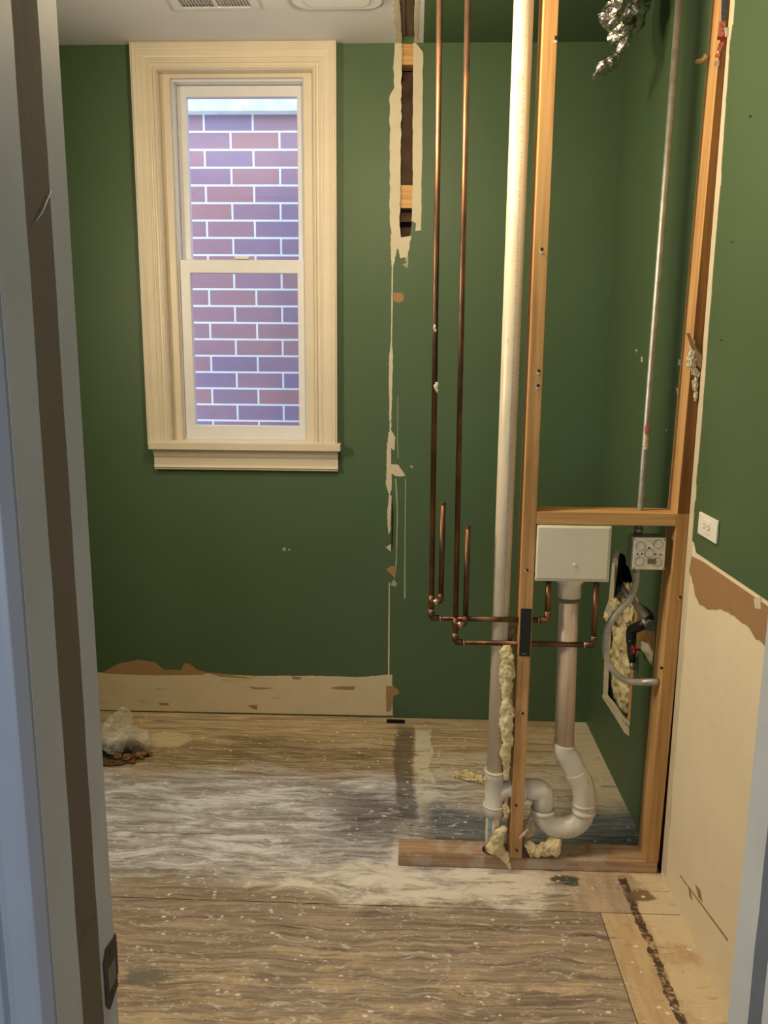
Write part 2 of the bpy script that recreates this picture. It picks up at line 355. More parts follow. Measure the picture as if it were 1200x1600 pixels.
def mesh(name, bm, mats, parent=None, origin=None, bevel=0.0, shade=False, keep_normals=False):
    if not keep_normals: bmesh.ops.recalc_face_normals(bm, faces=bm.faces[:])
    o3 = Vector(origin) if origin is not None else (parent_loc(parent) if parent else None)
    if o3 is None:
        xs = [v.co for v in bm.verts]; o3 = Vector(((min(v.x for v in xs)+max(v.x for v in xs))/2, (min(v.y for v in xs)+max(v.y for v in xs))/2, min(v.z for v in xs)))
    bmesh.ops.translate(bm, verts=bm.verts[:], vec=-o3)
    me = bpy.data.meshes.new(name); bm.to_mesh(me); bm.free()
    for m in (mats if isinstance(mats, (list, tuple)) else [mats]): me.materials.append(m)
    if shade:
        for p in me.polygons: p.use_smooth = True
    o = bpy.data.objects.new(name, me); COL.objects.link(o)
    if parent: o.parent = parent; o.location = o3-parent_loc(parent)
    else: o.location = o3
    if bevel:
        b = o.modifiers.new('bevel', 'BEVEL'); b.width = bevel; b.segments = 2; b.limit_method = 'ANGLE'; b.harden_normals = False
    return o
def parent_loc(p):
    v = Vector(p.location)
    while p.parent: p = p.parent; v = v+Vector(p.location)
    return v
def thing(name, label, cat, loc, group=None):
    o = bpy.data.objects.new(name, None); COL.objects.link(o); o.location = loc; o.empty_display_size = .05; return tag(o, label, cat, group)
def tag(o, label, cat, group=None):
    o['label'] = label; o['category'] = cat
    if group: o['group'] = group
    return o
def struct(o): o['kind'] = 'structure'; return o
B = bmesh.new

# ================================================================== SETTING
# brick pitch of the neighbouring house, seen through the window
BY = 4.42
_a = PY(388, 262, BY); _b = PY(388, 234, BY); _c = PY(320, 248, BY); _d = PY(396, 248, BY)
BH = _b.z-_a.z; BL = _d.x-_c.x; BX = -_c.x+BL*20; BZ = -_a.z+BH*61
M_BRICK = brick(); M_FLOOR = floor_mat()

def sheet(bm, x0, x1, y0, y1, holes=()): slab(bm, [(x0, y0), (x1, y0), (x1, y1), (x0, y1)], list(holes), lambda u, v: Vector((u, v, 0)), (0, 0, -.018))
bm = B()
sheet(bm, -1.6, .785, 2.0675, 3.3125, [[(-.098, 3.258), (-.018, 3.256), (-.018, 3.296), (-.098, 3.298)]])
sheet(bm, -1.6, .5535, .60, 2.0645)
sheet(bm, .5565, .785, .60, 2.0645)
bm.normal_update()
for f in bm.faces:
    q_ = f.calc_center_median()
    if abs(f.normal.z) < .3 and -.11 < q_.x < -.01 and 3.25 < q_.y < 3.30: f.material_index = 1  # hole sides coloured black to paint in the shade inside
struct(mesh('floor', bm, [M_FLOOR, M_BLACK]))
bm = B(); box(bm, -1.75, 1.0, .5, 3.62, -.16, -.035); struct(mesh('trim_1', bm, M_BLACK))        # black slab standing in for the shade of the joist space under the boards

# window opening and slot
WX0, WX1, WZ0, WZ1 = -1.013, -.403, 1.205, 2.648
sl = [PY(627, 101, D), PY(647, 101, D), PY(645, 180, D), PY(646, 289, D), PY(644, 325, D), PY(643, 352, D), PY(641, 367, D), PY(631, 371, D), PY(624, 367, D), PY(625, 345, D), PY(625, 325, D), PY(626, 289, D)]
sx0, sx1 = sl[0].x-.002, sl[1].x+.002
slot2 = [(sx0, 2.7395), (sx1, 2.7395)]+[(p.x, p.z) for p in sl[1:]]
bm = B()
slab(bm, [(-1.6, -.1), (R+.15, -.1), (R+.15, H+.05), (-1.6, H+.05)], [[(WX0, WZ0), (WX1, WZ0), (WX1, WZ1), (WX0, WZ1)], slot2], lambda u, v: Vector((u, D, v)), (0, .014, 0), 0)
def bpatch(pts, mi, t=.0015, amp=.002, step=.012, seed=0, keep=()):
    prism(bm, ragged([PY(x, y, D) for x, y in pts], amp, step, seed, keep), (0, -t, 0), mi)
# plaster margins left and right of the slot (mat 1), torn paper (2), base strip (3), void (4)
bpatch([(617, 68), (628, 68), (626, 289), (624, 345), (626, 372), (612, 366), (609, 345), (609, 150), (616, 138), (615, 100)], 1, .002, .0022, .014, 1)
bpatch([(646, 66), (652, 70), (661, 82), (660, 200), (658, 360), (649, 361), (650, 349), (643, 345), (645, 289), (645, 180)], 1, .002, .0012, .02, 2)
bpatch([(626, 371), (643, 369), (640, 385), (637, 400), (626, 404), (621, 385), (614, 420), (612, 416), (610, 366), (618, 368)], 1, .0018, .002, .008, 3)
bpatch([(612, 412), (614.5, 412), (612.5, 545), (611, 545)], 1, .0012, .0006, .02, 4)
bpatch([(611, 530), (614, 555), (613, 605), (611, 675), (609, 675), (607.5, 600), (608, 560)], 1, .0014, .0012, .01, 5)
bpatch([(607, 676), (611, 672), (618, 684), (616, 704), (611, 700), (611, 725), (622, 726), (634, 744), (618, 744), (612, 740), (612, 765), (608, 773), (603, 757), (604, 730), (604, 705)], 1, .0018, .0015, .008, 6)
bpatch([(608, 772), (612, 775), (610, 830), (606.5, 835), (605, 800)], 1, .0012, .001, .01, 7)
bpatch([(612, 776), (615, 800), (614, 850), (611, 862), (612, 815)], 4, .0008, .001, .01, 8)
bpatch([(603, 855), (611, 850), (611, 862)], 1, .0014, .0005, .01, 9)
bpatch([(603, 890), (612, 884), (620, 886), (617, 903), (611, 897)], 2, .0014, .001, .008, 10)
bpatch([(607.5, 910), (609, 910), (608.5, 1054), (606, 1054)], 1, .0012, .0005, .03, 11)
bpatch([(613, 460), (616, 457), (628, 457.5), (631, 462), (630.5, 469), (626, 473), (618, 472), (613.5, 468)], 2, .0012, .0004, .02, 12)
bpatch([(615, 905), (621, 912), (618, 917), (610, 914)], 5, .0012, .0006, .01, 13)
for a in ([(617, 748), (619.5, 748), (622, 800), (620, 880), (617, 905), (616, 905), (618.5, 870), (620, 800)],
          [(633, 748), (634.5, 748), (633.5, 860), (634, 935), (631, 935), (632, 860)],
          [(621, 620), (622, 620), (621.5, 690), (623, 715), (621.5, 716), (620.5, 690)],
          [(632, 400), (638, 399), (637.5, 415), (636, 419), (628, 413), (635, 411)],
          [(640, 727), (645, 728), (646, 732), (642, 731)], [(441, 856), (446, 855), (447, 861), (442, 861)], [(451, 857), (454, 858), (453, 861), (450, 860)]):
    bpatch(a, 5, .001, .0003, .02, 14)
# unpainted base strip
bpatch([(150, 1051), (215, 1051), (300, 1053), (322, 1052), (395, 1056), (500, 1056), (560, 1058), (606, 1054), (613, 1054), (614, 1118), (600, 1118), (150, 1109)], 3, .0015, .0012, .014, 20, (9, 10, 11))
bpatch([(165, 1048), (185, 1037), (215, 1031), (240, 1034), (256, 1046), (284, 1047), (287, 1037), (296, 1037), (308, 1046), (322, 1050), (318, 1054), (240, 1055), (160, 1052)], 2, .0022, .001, .01, 21)
bpatch([(603, 1072), (613, 1071), (622, 1077), (624, 1084), (615, 1087), (611, 1110), (604, 1112)], 2, .0024, .0015, .006, 22)
for a in ([(389, 1073), (430, 1074.5), (410, 1077), (395, 1076)], [(515, 1075), (530, 1072), (556, 1072), (553, 1078), (530, 1077)], [(388, 1102), (402, 1101), (402, 1109), (394, 1107)],
          [(248, 1098), (264, 1098), (264, 1102), (250, 1102)], [(322, 1050), (345, 1057), (400, 1060), (380, 1057)], [(455, 1057), (472, 1058), (468, 1062), (458, 1061)]):
    bpatch(a, 2, .0022, .0008, .008, 23)
wall_back = struct(mesh('wall_back', bm, [M_GREEN, M_JOINT, M_PAPER, M_BASE, M_BLACK, plain('pale_scratch', (.30, .34, .20), .7)]))
# wall core behind the drywall
bm = B()
slab(bm, [(-1.75, -.2), (.95, -.2), (.95, H+.3), (-1.75, H+.3)], [[(WX0, WZ0), (WX1, WZ0), (WX1, WZ1), (WX0, WZ1)]], lambda u, v: Vector((u, D+.10, v)), (0, .14, 0))
struct(mesh('trim_2', bm, M_DARK))
bm = B(); box(bm, sx0-.03, sx1+.03, D+.05, D+.088, 2.1, 2.62); struct(mesh('trim_3', bm, M_DARK))    # old board seen in the slot
for nm, px0, px1, y0, y1, lb in (('wood_block', 626, 648, 62, 101, 'short pale wood block at the top of the wall slot, below the ceiling'),
                                 ('wood_block', 624, 647, 289, 325, 'short knotted wood block low in the wall slot')):
    a, b = PY(px0, y1, D+.006), PY(px1, y0, D+.006); bm = B(); box(bm, a.x-.004, b.x+.004, D+.006, D+.075, a.z, 2.7395 if y0 < 80 else b.z)
    tag(mesh(nm, bm, M_STUDX, bevel=.001), lb, 'wood block', 'nailer blocks in the wall slot')
# ceiling with a torn slot
cs = [PZ(627, 62, H), PZ(646, 62, H), PZ(648, 30, H), PZ(651, 0, H)]
cy1 = 2.6
bm = B()
x_s0, x_s1 = PZ(626, 40, H).x, PZ(648, 40, H).x
hole = [(x_s0, D+.016), (x_s0+.002, 3.1), (x_s0-.003, 2.9), (x_s0, 2.5), (x_s1, 2.5), (x_s1+.003, 2.9), (x_s1-.002, 3.1), (x_s1, D+.016)]
slab(bm, [(-1.7, .5), (x_s1+.033, .5), (x_s1+.033, D+.1), (-1.7, D+.1)], [hole], lambda u, v: Vector((u, v, H)), (0, 0, .014), 0)
n0 = len(bm.faces); box(bm, x_s1+.033, .95, .5, 2.24, H, H+.014, 0)
box(bm, x_s1+.033, .95, 2.24, D+.1, H, H+.014, 1)
prism(bm, ragged([(x_s0-.022, D-.001, H), (x_s0, D-.001, H), (x_s0-.003, 2.9, H), (x_s0-.02, 2.9, H)], .005, .015, 5), (0, 0, -.002), 2)
prism(bm, ragged([(x_s1, D-.001, H), (x_s1+.012, D-.001, H), (x_s1+.014, 2.9, H), (x_s1+.002, 2.9, H)], .004, .015, 6), (0, 0, -.002), 2)
struct(mesh('ceiling', bm, [M_CEIL, M_CEILG, M_JOINT]))
bm = B(); box(bm, -1.75, 1.0, -2.6, 3.62, H+.11, H+.2); struct(mesh('trim_4', bm, M_DARK))
bm = B(); box(bm, x_s0-.03, x_s0+.018, 2.3, D+.03, H+.02, H+.10); box(bm, x_s0+.020, x_s1+.03, 2.3, D+.03, H+.024, H+.10)
struct(mesh('trim_5', bm, wood('dusty_ceiling_lumber', 1, (.21, .15, .10), (.11, .075, .05))))

# right wall: closet part with a hole, front part in front of it
HB = [(958, 872), (962, 860), (976, 868), (984, 890), (988, 905), (990, 925), (999, 940), (1014, 952), (1022, 962), (1023, 1004), (1019, 1040), (1000, 1012), (993, 1030), (990, 1055),
      (988, 1080), (986, 1120), (983, 1136), (966, 1118), (942, 1085), (944, 1040), (946, 1000), (948, 968), (950, 945), (955, 905)]
hb = [PX(x, y, R) for x, y in HB]; hb = ragged(hb, .0025, .02, 31)
bm = B()
slab(bm, [(2.3445, -.1), (D+.01, -.1), (D+.01, H+.05), (2.3445, H+.05)], [[(p.y, p.z) for p in hb]], lambda u, v: Vector((R, u, v)), (.020, 0, 0), 0)
bm.normal_update()
for f in bm.faces:
    if abs(f.normal.x) < .3 and .2 < f.calc_center_median().z < 1.0: f.material_index = 1
def rpatch(pts, mi, X=R, t=.0015, amp=.0015, step=.012, seed=0, keep=()):
    prism(bm, ragged([PX(x, y, X) for x, y in pts], amp, step, seed, keep), (-t, 0, 0), mi)
rpatch([(942, 1085), (966, 1118), (983, 1138), (983, 1150), (977, 1146), (960, 1118), (941, 1089)], 1, seed=41, amp=.001)
rpatch([(944, 960), (952, 935), (957, 880), (961, 880), (959, 940), (954, 975), (945, 966)], 1, seed=42, amp=.002)
for a in ([(993, 546), (996, 546), (995, 551)], [(1002, 558), (1004, 557), (1004, 566), (1002, 565)], [(1040, 672), (1042, 670), (1042, 674)],
          [(1061, 562), (1063, 561), (1063, 570), (1060, 571)], [(1057, 606), (1061, 606), (1059, 618)]):
    rpatch(a, 1, seed=43, amp=.0003)
struct(mesh('wall_right', bm, [M_GREEN, M_JOINT]))
# front part
bm = B()
slab(bm, [(.69, -.1), (2.252, -.1), (2.252, H+.05), (.69, H+.05)], [], lambda u, v: Vector((FR, u, v)), (.014, 0, 0), 0)
zl = PX(1085, 862, FR).z
yy = 2.2515
def fz(y, z): return Vector((FR, y, z))
# cream plaster below, torn paper band between
prism(bm, [fz(.70, .0), fz(yy, .0), fz(yy, zl+.02), fz(2.205, zl+.025), fz(2.18, zl), fz(.70, zl-.0)], (-.0012, 0, 0), 1)
pl = [PX(*p, FR) for p in ((1078, 893), (1082, 869), (1100, 878), (1150, 912), (1198, 945), (1215, 960), (1215, 1030), (1192, 1004), (1183, 1000), (1176, 988), (1165, 975), (1152, 966), (1140, 957), (1122, 952), (1108, 953), (1094, 945), (1087, 930), (1085, 915))]
for p in pl[1:6]: p.z = min(p.z, zl+.001)
prism(bm, ragged(pl, .003, .012, 51, (1, 2, 3, 4)), (-.0022, 0, 0), 2)
# pale vertical edge where the partition stood
edge = []; rnd = random.Random(3)
k = 0; z = .02
while z < H: edge.append((z, 2.2155+rnd.uniform(-.005, .006)+(.012 if z > 2.1 and z < 2.35 else 0)-(.006 if z < 1 else 0))); z += rnd.uniform(.03, .09)
for (z0, a), (z1, b) in zip(edge, edge[1:]): prism(bm, [fz(yy, z0), fz(a, z0), fz((a+b)/2+rnd.uniform(-.001, .001), z1), fz(yy, z1)], (-.0016, 0, 0), 3)
for a in ([(1087, 1382), (1094, 1390), (1098, 1410), (1092, 1402)], [(1076, 1385), (1080, 1395), (1082, 1407), (1078, 1400)]): rpatch(a, 2, FR-.001, seed=52, amp=.0008)
for a in ([(1170, 180), (1175, 181), (1173, 184)], [(1142, 377), (1146, 378), (1145, 380)], [(1126, 531), (1129, 531), (1128, 533)]): rpatch(a, 4, FR, seed=53, amp=.0003)
rpatch([(1062, 1368), (1063, 1367), (1138, 1468), (1137, 1471)], 2, FR-.001, .0006, .0004, seed=55)
rpatch([(1179, 935), (1190, 933), (1190, 952), (1181, 950)], 3, FR-.001, .002, .001, seed=54)
wall_right = struct(mesh('wall_right.001', bm, [M_GREEN, M_PLASTER, M_PAPER, M_JOINT, M_BLACK]))
bm = B(); box(bm, FR+.10, FR+.2, .5, D+.2, -.2, H+.3); struct(mesh('trim_6', bm, M_DARK))
bm = B(); box(bm, FR+.024, FR+.1, 2.262, 2.34, 1.1, H); box(bm, .7905, FR+.1, 2.262, 2.34, 0, 1.1); struct(mesh('trim_7', bm, M_STUDB))
# left wall, hidden behind the jamb from here but closing the room
bm = B(); box(bm, -1.72, -1.6, .5, D+.2, -.2, H+.3); struct(mesh('wall_left', bm, M_GREEN))
# wall with the doorway
JL, JR, Y1, Y2 = -.293, .320, .575, .70
bm = B()
slab(bm, [(-1.7, -.1), (.95, -.1), (.95, H+.1), (-1.7, H+.1)], [[(JL-.018, -.02), (JR+.018, -.02), (JR+.018, 2.07), (JL-.018, 2.07)]], lambda u, v: Vector((u, Y1+.001, v)), (0, Y2-Y1-.002, 0))
struct(mesh('wall_front', bm, M_GREEN))
# door jambs: painted, with the bare strip where the stop was
def jamb(name, x, sgn, s0=.621, s1=.665, ms=None):
    bm = B(); n = 60; rj = random.Random(len(name)+int(x*100))
    ea = [s0+rj.uniform(-.0009, .0009) for _ in range(n+1)]; eb = [s1+rj.uniform(-.0009, .0009) for _ in range(n+1)]
    cols = [[Y1]*(n+1), ea, eb, [Y2]*(n+1)]; V = []
    for c_ in cols: V.append([(bm.verts.new((x, c_[i], 2.05*i/n)), bm.verts.new((x+sgn*.0175, c_[i], 2.05*i/n))) for i in range(n+1)])
    for j in range(3):
        for i in range(n):
            bm.faces.new((V[j][i][0], V[j+1][i][0], V[j+1][i+1][0], V[j][i+1][0])).material_index = 1 if j == 1 else 0
            bm.faces.new((V[j][i][1], V[j+1][i][1], V[j+1][i+1][1], V[j][i+1][1]))
    for j in (0, 3):
        for i in range(n): bm.faces.new((V[j][i][0], V[j][i+1][0], V[j][i+1][1], V[j][i][1]))
    for i in (0, n):
        for j in range(3): bm.faces.new((V[j][i][0], V[j+1][i][0], V[j+1][i][1], V[j][i][1]))
    return struct(mesh(name, bm, [M_JAMB, ms or M_STOP]))
jl = jamb('door_1', JL, -1); jr = jamb('door_2', JR, 1, .634, .660, plain('blue_grey_stop_paint', (.12, .15, .20), .5))
bm = B(); box(bm, JL-.017, JR+.017, Y1, Y2, 2.05, 2.069); struct(mesh('door_3', bm, M_JAMB))
# paint ridges left on the jamb edges of the bare strip
bm = B()
tubes = [PX(57, 345, JL+.001), PX(66, 332, JL+.001), PX(80, 298, JL+.001)]
tube(bm, tubes, [.0003, .0007, .0003], 6)
mesh('paint_ridge', bm, M_JAMB, jl)
# casings on the hall side (extruded profile)
def casing(name, x, sgn):
    prof = [(.0004, 0), (.0004, .004), (.0055, .015), (.010, .0165), (.026, .016), (.030, .0145), (.033, .006), (.037, .005), (.040, .0105), (.046, .0125), (.050, .0105), (.053, .003), (.056, .0)]
    bm = B(); prism(bm, [(x+sgn*u, Y1-h, 0) for u, h in prof], (0, 0, 2.10)); return struct(mesh(name, bm, M_CASING, bevel=.0008))
casing('trim_8', JL, -1); casing('trim_9', JR, 1)
# strike plate
bm = B()
sp0, sp1 = PX(176, 1457, JL).z, PX(172, 1573, JL).z
prism(bm, [(JL+.0002, .6705, sp0-.012), (JL+.0002, .678, sp0-.002), (JL+.0002, .700, sp0-.006), (JL+.0002, .700, sp1+.008), (JL+.0002, .678, sp1), (JL+.0002, .6705, sp1+.01)], (.0014, 0, 0), 0)
box(bm, JL+.0008, JL+.0021, .677, .6955, sp1+.020, sp0-.026, 2); box(bm, JL-.010, JL+.0016, .6995, .7030, sp0-.050, sp0-.004, 1)
for zc in (sp0-.013, sp1+.012): tube(bm, [(JL+.0012, .686, zc), (JL+.0024, .686, zc)], .003, 12, 0)
mesh('strike_plate', bm, [plain('dark_strike_recess', (.045, .035, .025), .6, .3), plain('exposed_brown_mortise', (.13, .06, .03), .8), plain('latch_recess', (.10, .135, .155), .4, .5)], jl)
# hallway shell behind the camera
bm = B(); box(bm, -1.3, 1.2, -2.5, .60, -.12, -.0); struct(mesh('floor.001', bm, plain('hall_floor_boards', (.22, .17, .12), .5)))
HW = plain('hall_wall_paint', (.50, .51, .52), .7)
for i, b_ in enumerate(((-1.42, -1.3, -2.5, .574), (1.2, 1.32, -2.5, .574), (-1.42, 1.32, -2.62, -2.5))):
    bm = B(); box(bm, *b_, -.1, H+.1); struct(mesh(('wall_hall_left', 'wall_hall_right', 'wall_hall_rear')[i], bm, HW))
bm = B(); slab(bm, [(-1.42, -.1), (1.32, -.1), (1.32, H+.1), (-1.42, H+.1)], [[(JL-.02, -.02), (JR+.02, -.02), (JR+.02, 2.06), (JL-.02, 2.06)]], lambda u, v: Vector((u, Y1-.0012, v)), (0, .0015, 0)); struct(mesh('wall_hall_front', bm, plain('slate_blue_hall_paint', (.13, .14, .19), .6)))
bm = B(); box(bm, -1.42, 1.32, -2.62, .58, H, H+.1); struct(mesh('ceiling.001', bm, M_CEIL))

# ------------------------------------------------------------------ window_1
win = bpy.data.objects.new('window_1', None); COL.objects.link(win); win.location = ((WX0+WX1)/2, D, WZ0); struct(win); win.empty_display_size = .1
# casing swept around three sides, mitred
prof = [(u*.675, h) for u, h in [(0, .012), (.006, .018), (.012, .018), (.016, .012), (.030, .012), (.034, .017), (.040, .019), (.046, .0165), (.052, .0165), (.058, .021), (.066, .023), (.092, .025), (.096, .028), (.102, .030), (.106, .028), (.112, .031), (.118, .034), (.124, .034), (.127, .031), (.134, .031), (.134, 0), (0, 0)]]
bm = B(); rows = []
zt = WZ1
for u, h in prof:
    rows.append([bm.verts.new(p) for p in ((WX0-u, D-.0015-h, WZ0-.004), (WX0-u, D-.0015-h, zt+u), (WX1+u, D-.0015-h, zt+u), (WX1+u, D-.0015-h, WZ0-.004))])
for a, b in zip(rows, rows[1:]+rows[:1]):
    for i in range(3): bm.faces.new((a[i], a[i+1], b[i+1], b[i]))
for i in (0, 3): bm.faces.new([r[i] for r in rows])
mesh('casing', bm, M_WHITE, win, bevel=.0006)
# jamb liner
bm = B(); dj = .15; t = .002
box(bm, WX0-.012, WX0+t, D-.01, D+dj, WZ0, WZ1); box(bm, WX1-t, WX1+.012, D-.01, D+dj, WZ0, WZ1)
box(bm, WX0+t, WX1-t, D-.01, D+dj, WZ1-t, WZ1+.012); box(bm, WX0+t, WX1-t, D-.01, D+dj+.02, WZ0-.012, WZ0+t)
mesh('jamb_liner', bm, M_WHITE, win)
YS = D+.028                                             # stops, then the vinyl frame
tl, tr_, tt = PY(271, 300, YS).x, PY(475, 300, YS).x, PY(370, 121, YS).z
bm = B(); slab(bm, [(WX0+t, WZ0+t), (WX1-t, WZ0+t), (WX1-t, WZ1-t), (WX0+t, WZ1-t)], [[(tl, WZ0+.012), (tr_, WZ0+.012), (tr_, tt), (tl, tt)]], lambda u, v: Vector((u, YS, v)), (0, .022, 0))
mesh('stop', bm, M_WHITE, win, bevel=.003)
bm = B(); slab(bm, [(WX0+t, WZ0+t), (WX1-t, WZ0+t), (WX1-t, WZ1-t), (WX0+t, WZ1-t)], [[(tl+.006, WZ0+.02), (tr_-.006, WZ0+.02), (tr_-.006, tt-.006), (tl+.006, tt-.006)]], lambda u, v: Vector((u, YS+.023, v)), (0, .10, 0))
mesh('track', bm, M_VINYL, win, bevel=.0015)
def sash(name, Y, gx0, gx1, gz0, gz1, ox0, ox1, oz0, oz1, th):
    bm = B(); slab(bm, [(ox0, oz0), (ox1, oz0), (ox1, oz1), (ox0, oz1)], [[(gx0, gz0), (gx1, gz0), (gx1, gz1), (gx0, gz1)]], lambda u, v: Vector((u, Y, v)), (0, th, 0))
    s = mesh(name, bm, M_VINYL, win, bevel=.003)
    bm = B(); box(bm, gx0-.003, gx1+.003, Y+th*.5, Y+th*.5+.004, gz0-.003, gz1+.003); mesh('glass_pane', bm, M_GLASS, s); return s
YL, YU = D+.055, D+.095
def gx(x, y, Y): return PY(x, y, Y).x
ox0, ox1 = tl+.007, tr_-.007
lo = sash('lower_sash', YL, gx(301, 540, YL), gx(466, 540, YL), PY(380, 665, YL).z, PY(380, 427, YL).z, tl+.007, tr_-.007, WZ0+.013, PY(380, 406, YL).z, .034)
up = sash('upper_sash', YU, gx(294, 260, YU), gx(465, 260, YU), PY(380, 404, YU).z-.02, PY(380, 151, YU).z, ox0, ox1, PY(380, 404, YU).z-.055, tt-.008, .034)
bm = B(); p = PY(378, 403, YL+.01); box(bm, p.x-.03, p.x+.03, YL+.002, YL+.03, p.z-.006, p.z+.007); mesh('sash_lock', bm, M_VINYL, win, bevel=.003)
# stool and apron
a, b = PY(231, 690, D-.06), PY(532, 697, D-.06); zs = WZ0+.004
ztop = PY(380, 692, D-.062).z; bm = B(); box(bm, a.x, b.x, D-.062, D-.0015, ztop-.032, ztop); box(bm, WX0+t, WX1-t, D-.002, D+.05, ztop-.02, ztop+.002)
mesh('stool', bm, M_WHITE, win, bevel=.003)
za = ztop-.032; zb_ = PY(380, 735, D-.03).z; ax0, ax1 = PY(240, 715, D-.03).x, PY(528, 715, D-.03).x; hh = za-zb_
pr = [(0, .042), (.10, .040), (.16, .030), (.36, .026), (.40, .022), (.78, .022), (.82, .027), (.88, .029), (.93, .024), (1.0, .022), (1.0, .0), (0, 0)]
bm = B(); prism(bm, [(ax0, D-.0015-h, za-u*hh) for u, h in pr], (ax1-ax0, 0, 0)); mesh('apron', bm, M_WHITE, win, bevel=.0008)

# neighbouring house
nb = thing('brick_house', 'red and purple brick house wall seen through the window', 'building', (-.8, BY, -1))
zc = PY(380, 174, BY-.04).z
bm = B(); box(bm, -4, 2.2, BY, BY+.3, -1, zc+.01); mesh('brick_wall', bm, M_BRICK, nb)
bm = B(); box(bm, -4, 2.2, BY-.05, BY+.3, zc, zc+.6); mesh('concrete_band', bm, plain('pale_concrete_band', (.72, .80, .80), .8, var=.12, scale=12), nb)
bm = B(); box(bm, -4, 2.2, 3.62, 6, -1.1, -1.0); struct(mesh('ground', bm, plain('alley_concrete', (.45, .45, .45), .9)))

# ================================================================== FRAMING
YF, YB = 2.254, 2.343
bm = B()
x0, x1 = -.028, .772
cx, cy, rr_ = .268, 2.296, .031
circ = [(cx+rr_*math.cos(t*math.pi/10), cy+rr_*math.sin(t*math.pi/10)) for t in range(20)]
slab(bm, [(x0, YF), (x1, YF), (x1, YB), (x0, YB)], [circ], lambda u, v: Vector((u, v, .001)), (0, 0, .037))
plate = tag(mesh('bottom_plate', bm, M_PLATE, bevel=.002), 'flat old pine bottom plate nailed across the dirty plywood floor', 'lumber')
def nail(parent, x, y, z, d=(0, -1, 0), L=.010):
    bm = B(); d = Vector(d); p = Vector((x, y, z)); rn = random.Random(int(z*1000))
    prism(bm, [(x+.001+.0055*rn.uniform(.6, 1.2)*math.cos(t*.7), y-.0004, z-.004+.006*rn.uniform(.6, 1.2)*math.sin(t*.7)) for t in range(9)], (0, -.0005, 0), 1)
    tube(bm, [p, p+d*L], .0014, 8); tube(bm, [p+d*L, p+d*(L+.0015)], .0045, 12); mesh('nail', bm, [M_DKST, M_CHIP], parent)
M_DKST = plain('dark_nail_steel', (.05, .045, .04), .5, .6)
# centre stud
bm = B(); sx, ex = .317, .355
vs = box(bm, sx, ex, YF, YB, .038, H-.001)
stud = tag(mesh('wall_stud', bm, M_STUD, bevel=.0015), 'tall pale wooden stud standing beside the white vent pipe', 'stud', 'studs of the half removed wall')
for px, py in ((867, 62), (845, 391), (840, 580), (839, 603), (822, 890), (815, 1113), (806, 1326), (805, 1256)):
    q = PY(px, py, YF); nail(stud, min(max(q.x, sx+.006), ex-.006), YF, q.z, (.15, -1, .1))
# right stud, leaning slightly, two toned
bm = B()
def rx(z): return .735+(.768-.735)*z/2.45
for (z0, z1, mi) in ((.038, 1.095, 0), (1.095, 1.131, 0), (1.131, H-.001, 1)):
    v = []
    A = [Vector((rx(z0), YF, z0)), Vector((rx(z0)+.038, YF, z0)), Vector((rx(z0)+.038, YB, z0)), Vector((rx(z0), YB, z0))]
    Bq = [Vector((rx(z1), YF, z1)), Vector((rx(z1)+.038, YF, z1)), Vector((rx(z1)+.038, YB, z1)), Vector((rx(z1), YB, z1))]
    a = [bm.verts.new(p) for p in A]; b = [bm.verts.new(p) for p in Bq]
    for i in range(4): f = bm.faces.new((a[i], a[(i+1) % 4], b[(i+1) % 4], b[i])); f.material_index = mi if i == 0 else 0
    if z0 < .1: bm.faces.new(a[::-1])
    if z1 > 2: bm.faces.new(b)
bmesh.ops.remove_doubles(bm, verts=bm.verts[:], dist=1e-5)
rstud = tag(mesh('wall_stud', bm, [M_STUD, M_STUDB], bevel=.001), 'tall wooden stud against the right wall with a brown stained upper face', 'stud', 'studs of the half removed wall')
for px, py in ((1061, 932), (1032, 1042)): q = PY(px, py, YF); nail(rstud, q.x, YF, q.z, (0, -1, .1))
# torn label near the top of the right stud
bm = B()
def rq(pts, mi, off=.0006): prism(bm, [PY(x, y, YF-off) for x, y in pts], (0, -.0006, 0), mi)
rq([(1128, -20), (1136.5, -20), (1133.5, 33), (1126.5, 32)], 0)
rq([(1124, 33), (1134, 33), (1133, 58), (1121, 57)], 1); rq([(1121, 57), (1137, 58), (1136, 65), (1120, 62)], 2)
rq([(1124, 66), (1132, 66), (1126, 80), (1120, 79)], 1); rq([(1118, 84), (1125, 83), (1125, 90), (1117, 90)], 1); rq([(1116, 96), (1124, 95), (1123, 104), (1115, 104)], 3)
mesh('torn_label', bm, [M_BLUEL, M_REDL, M_RED, M_LABEL], rstud)
# header between the studs
bm = B(); box(bm, ex, rx(1.1)-.001, YF, YB, 1.095, 1.131)
header = tag(mesh('cross_block', bm, M_STUDX, bevel=.0012), 'horizontal wooden block spanning the two studs above the laundry box', 'lumber')
# black nail plate on the centre stud
a, b = PY(811, 1025, YF-.001), PY(831, 951, YF-.001)
bm = B(); box(bm, a.x, b.x, YF-.0035, YF-.0005, a.z, b.z); npl = tag(mesh('nail_plate', bm, M_BLACKM, bevel=.001), 'black steel nail plate on the stud covering the two copper pipes', 'plate')
bm = B(); box(bm, a.x+.008, b.x-.010, YF-.0040, YF-.0034, a.z+.007, a.z+.009); mesh('scuff_mark', bm, M_STEEL, npl)

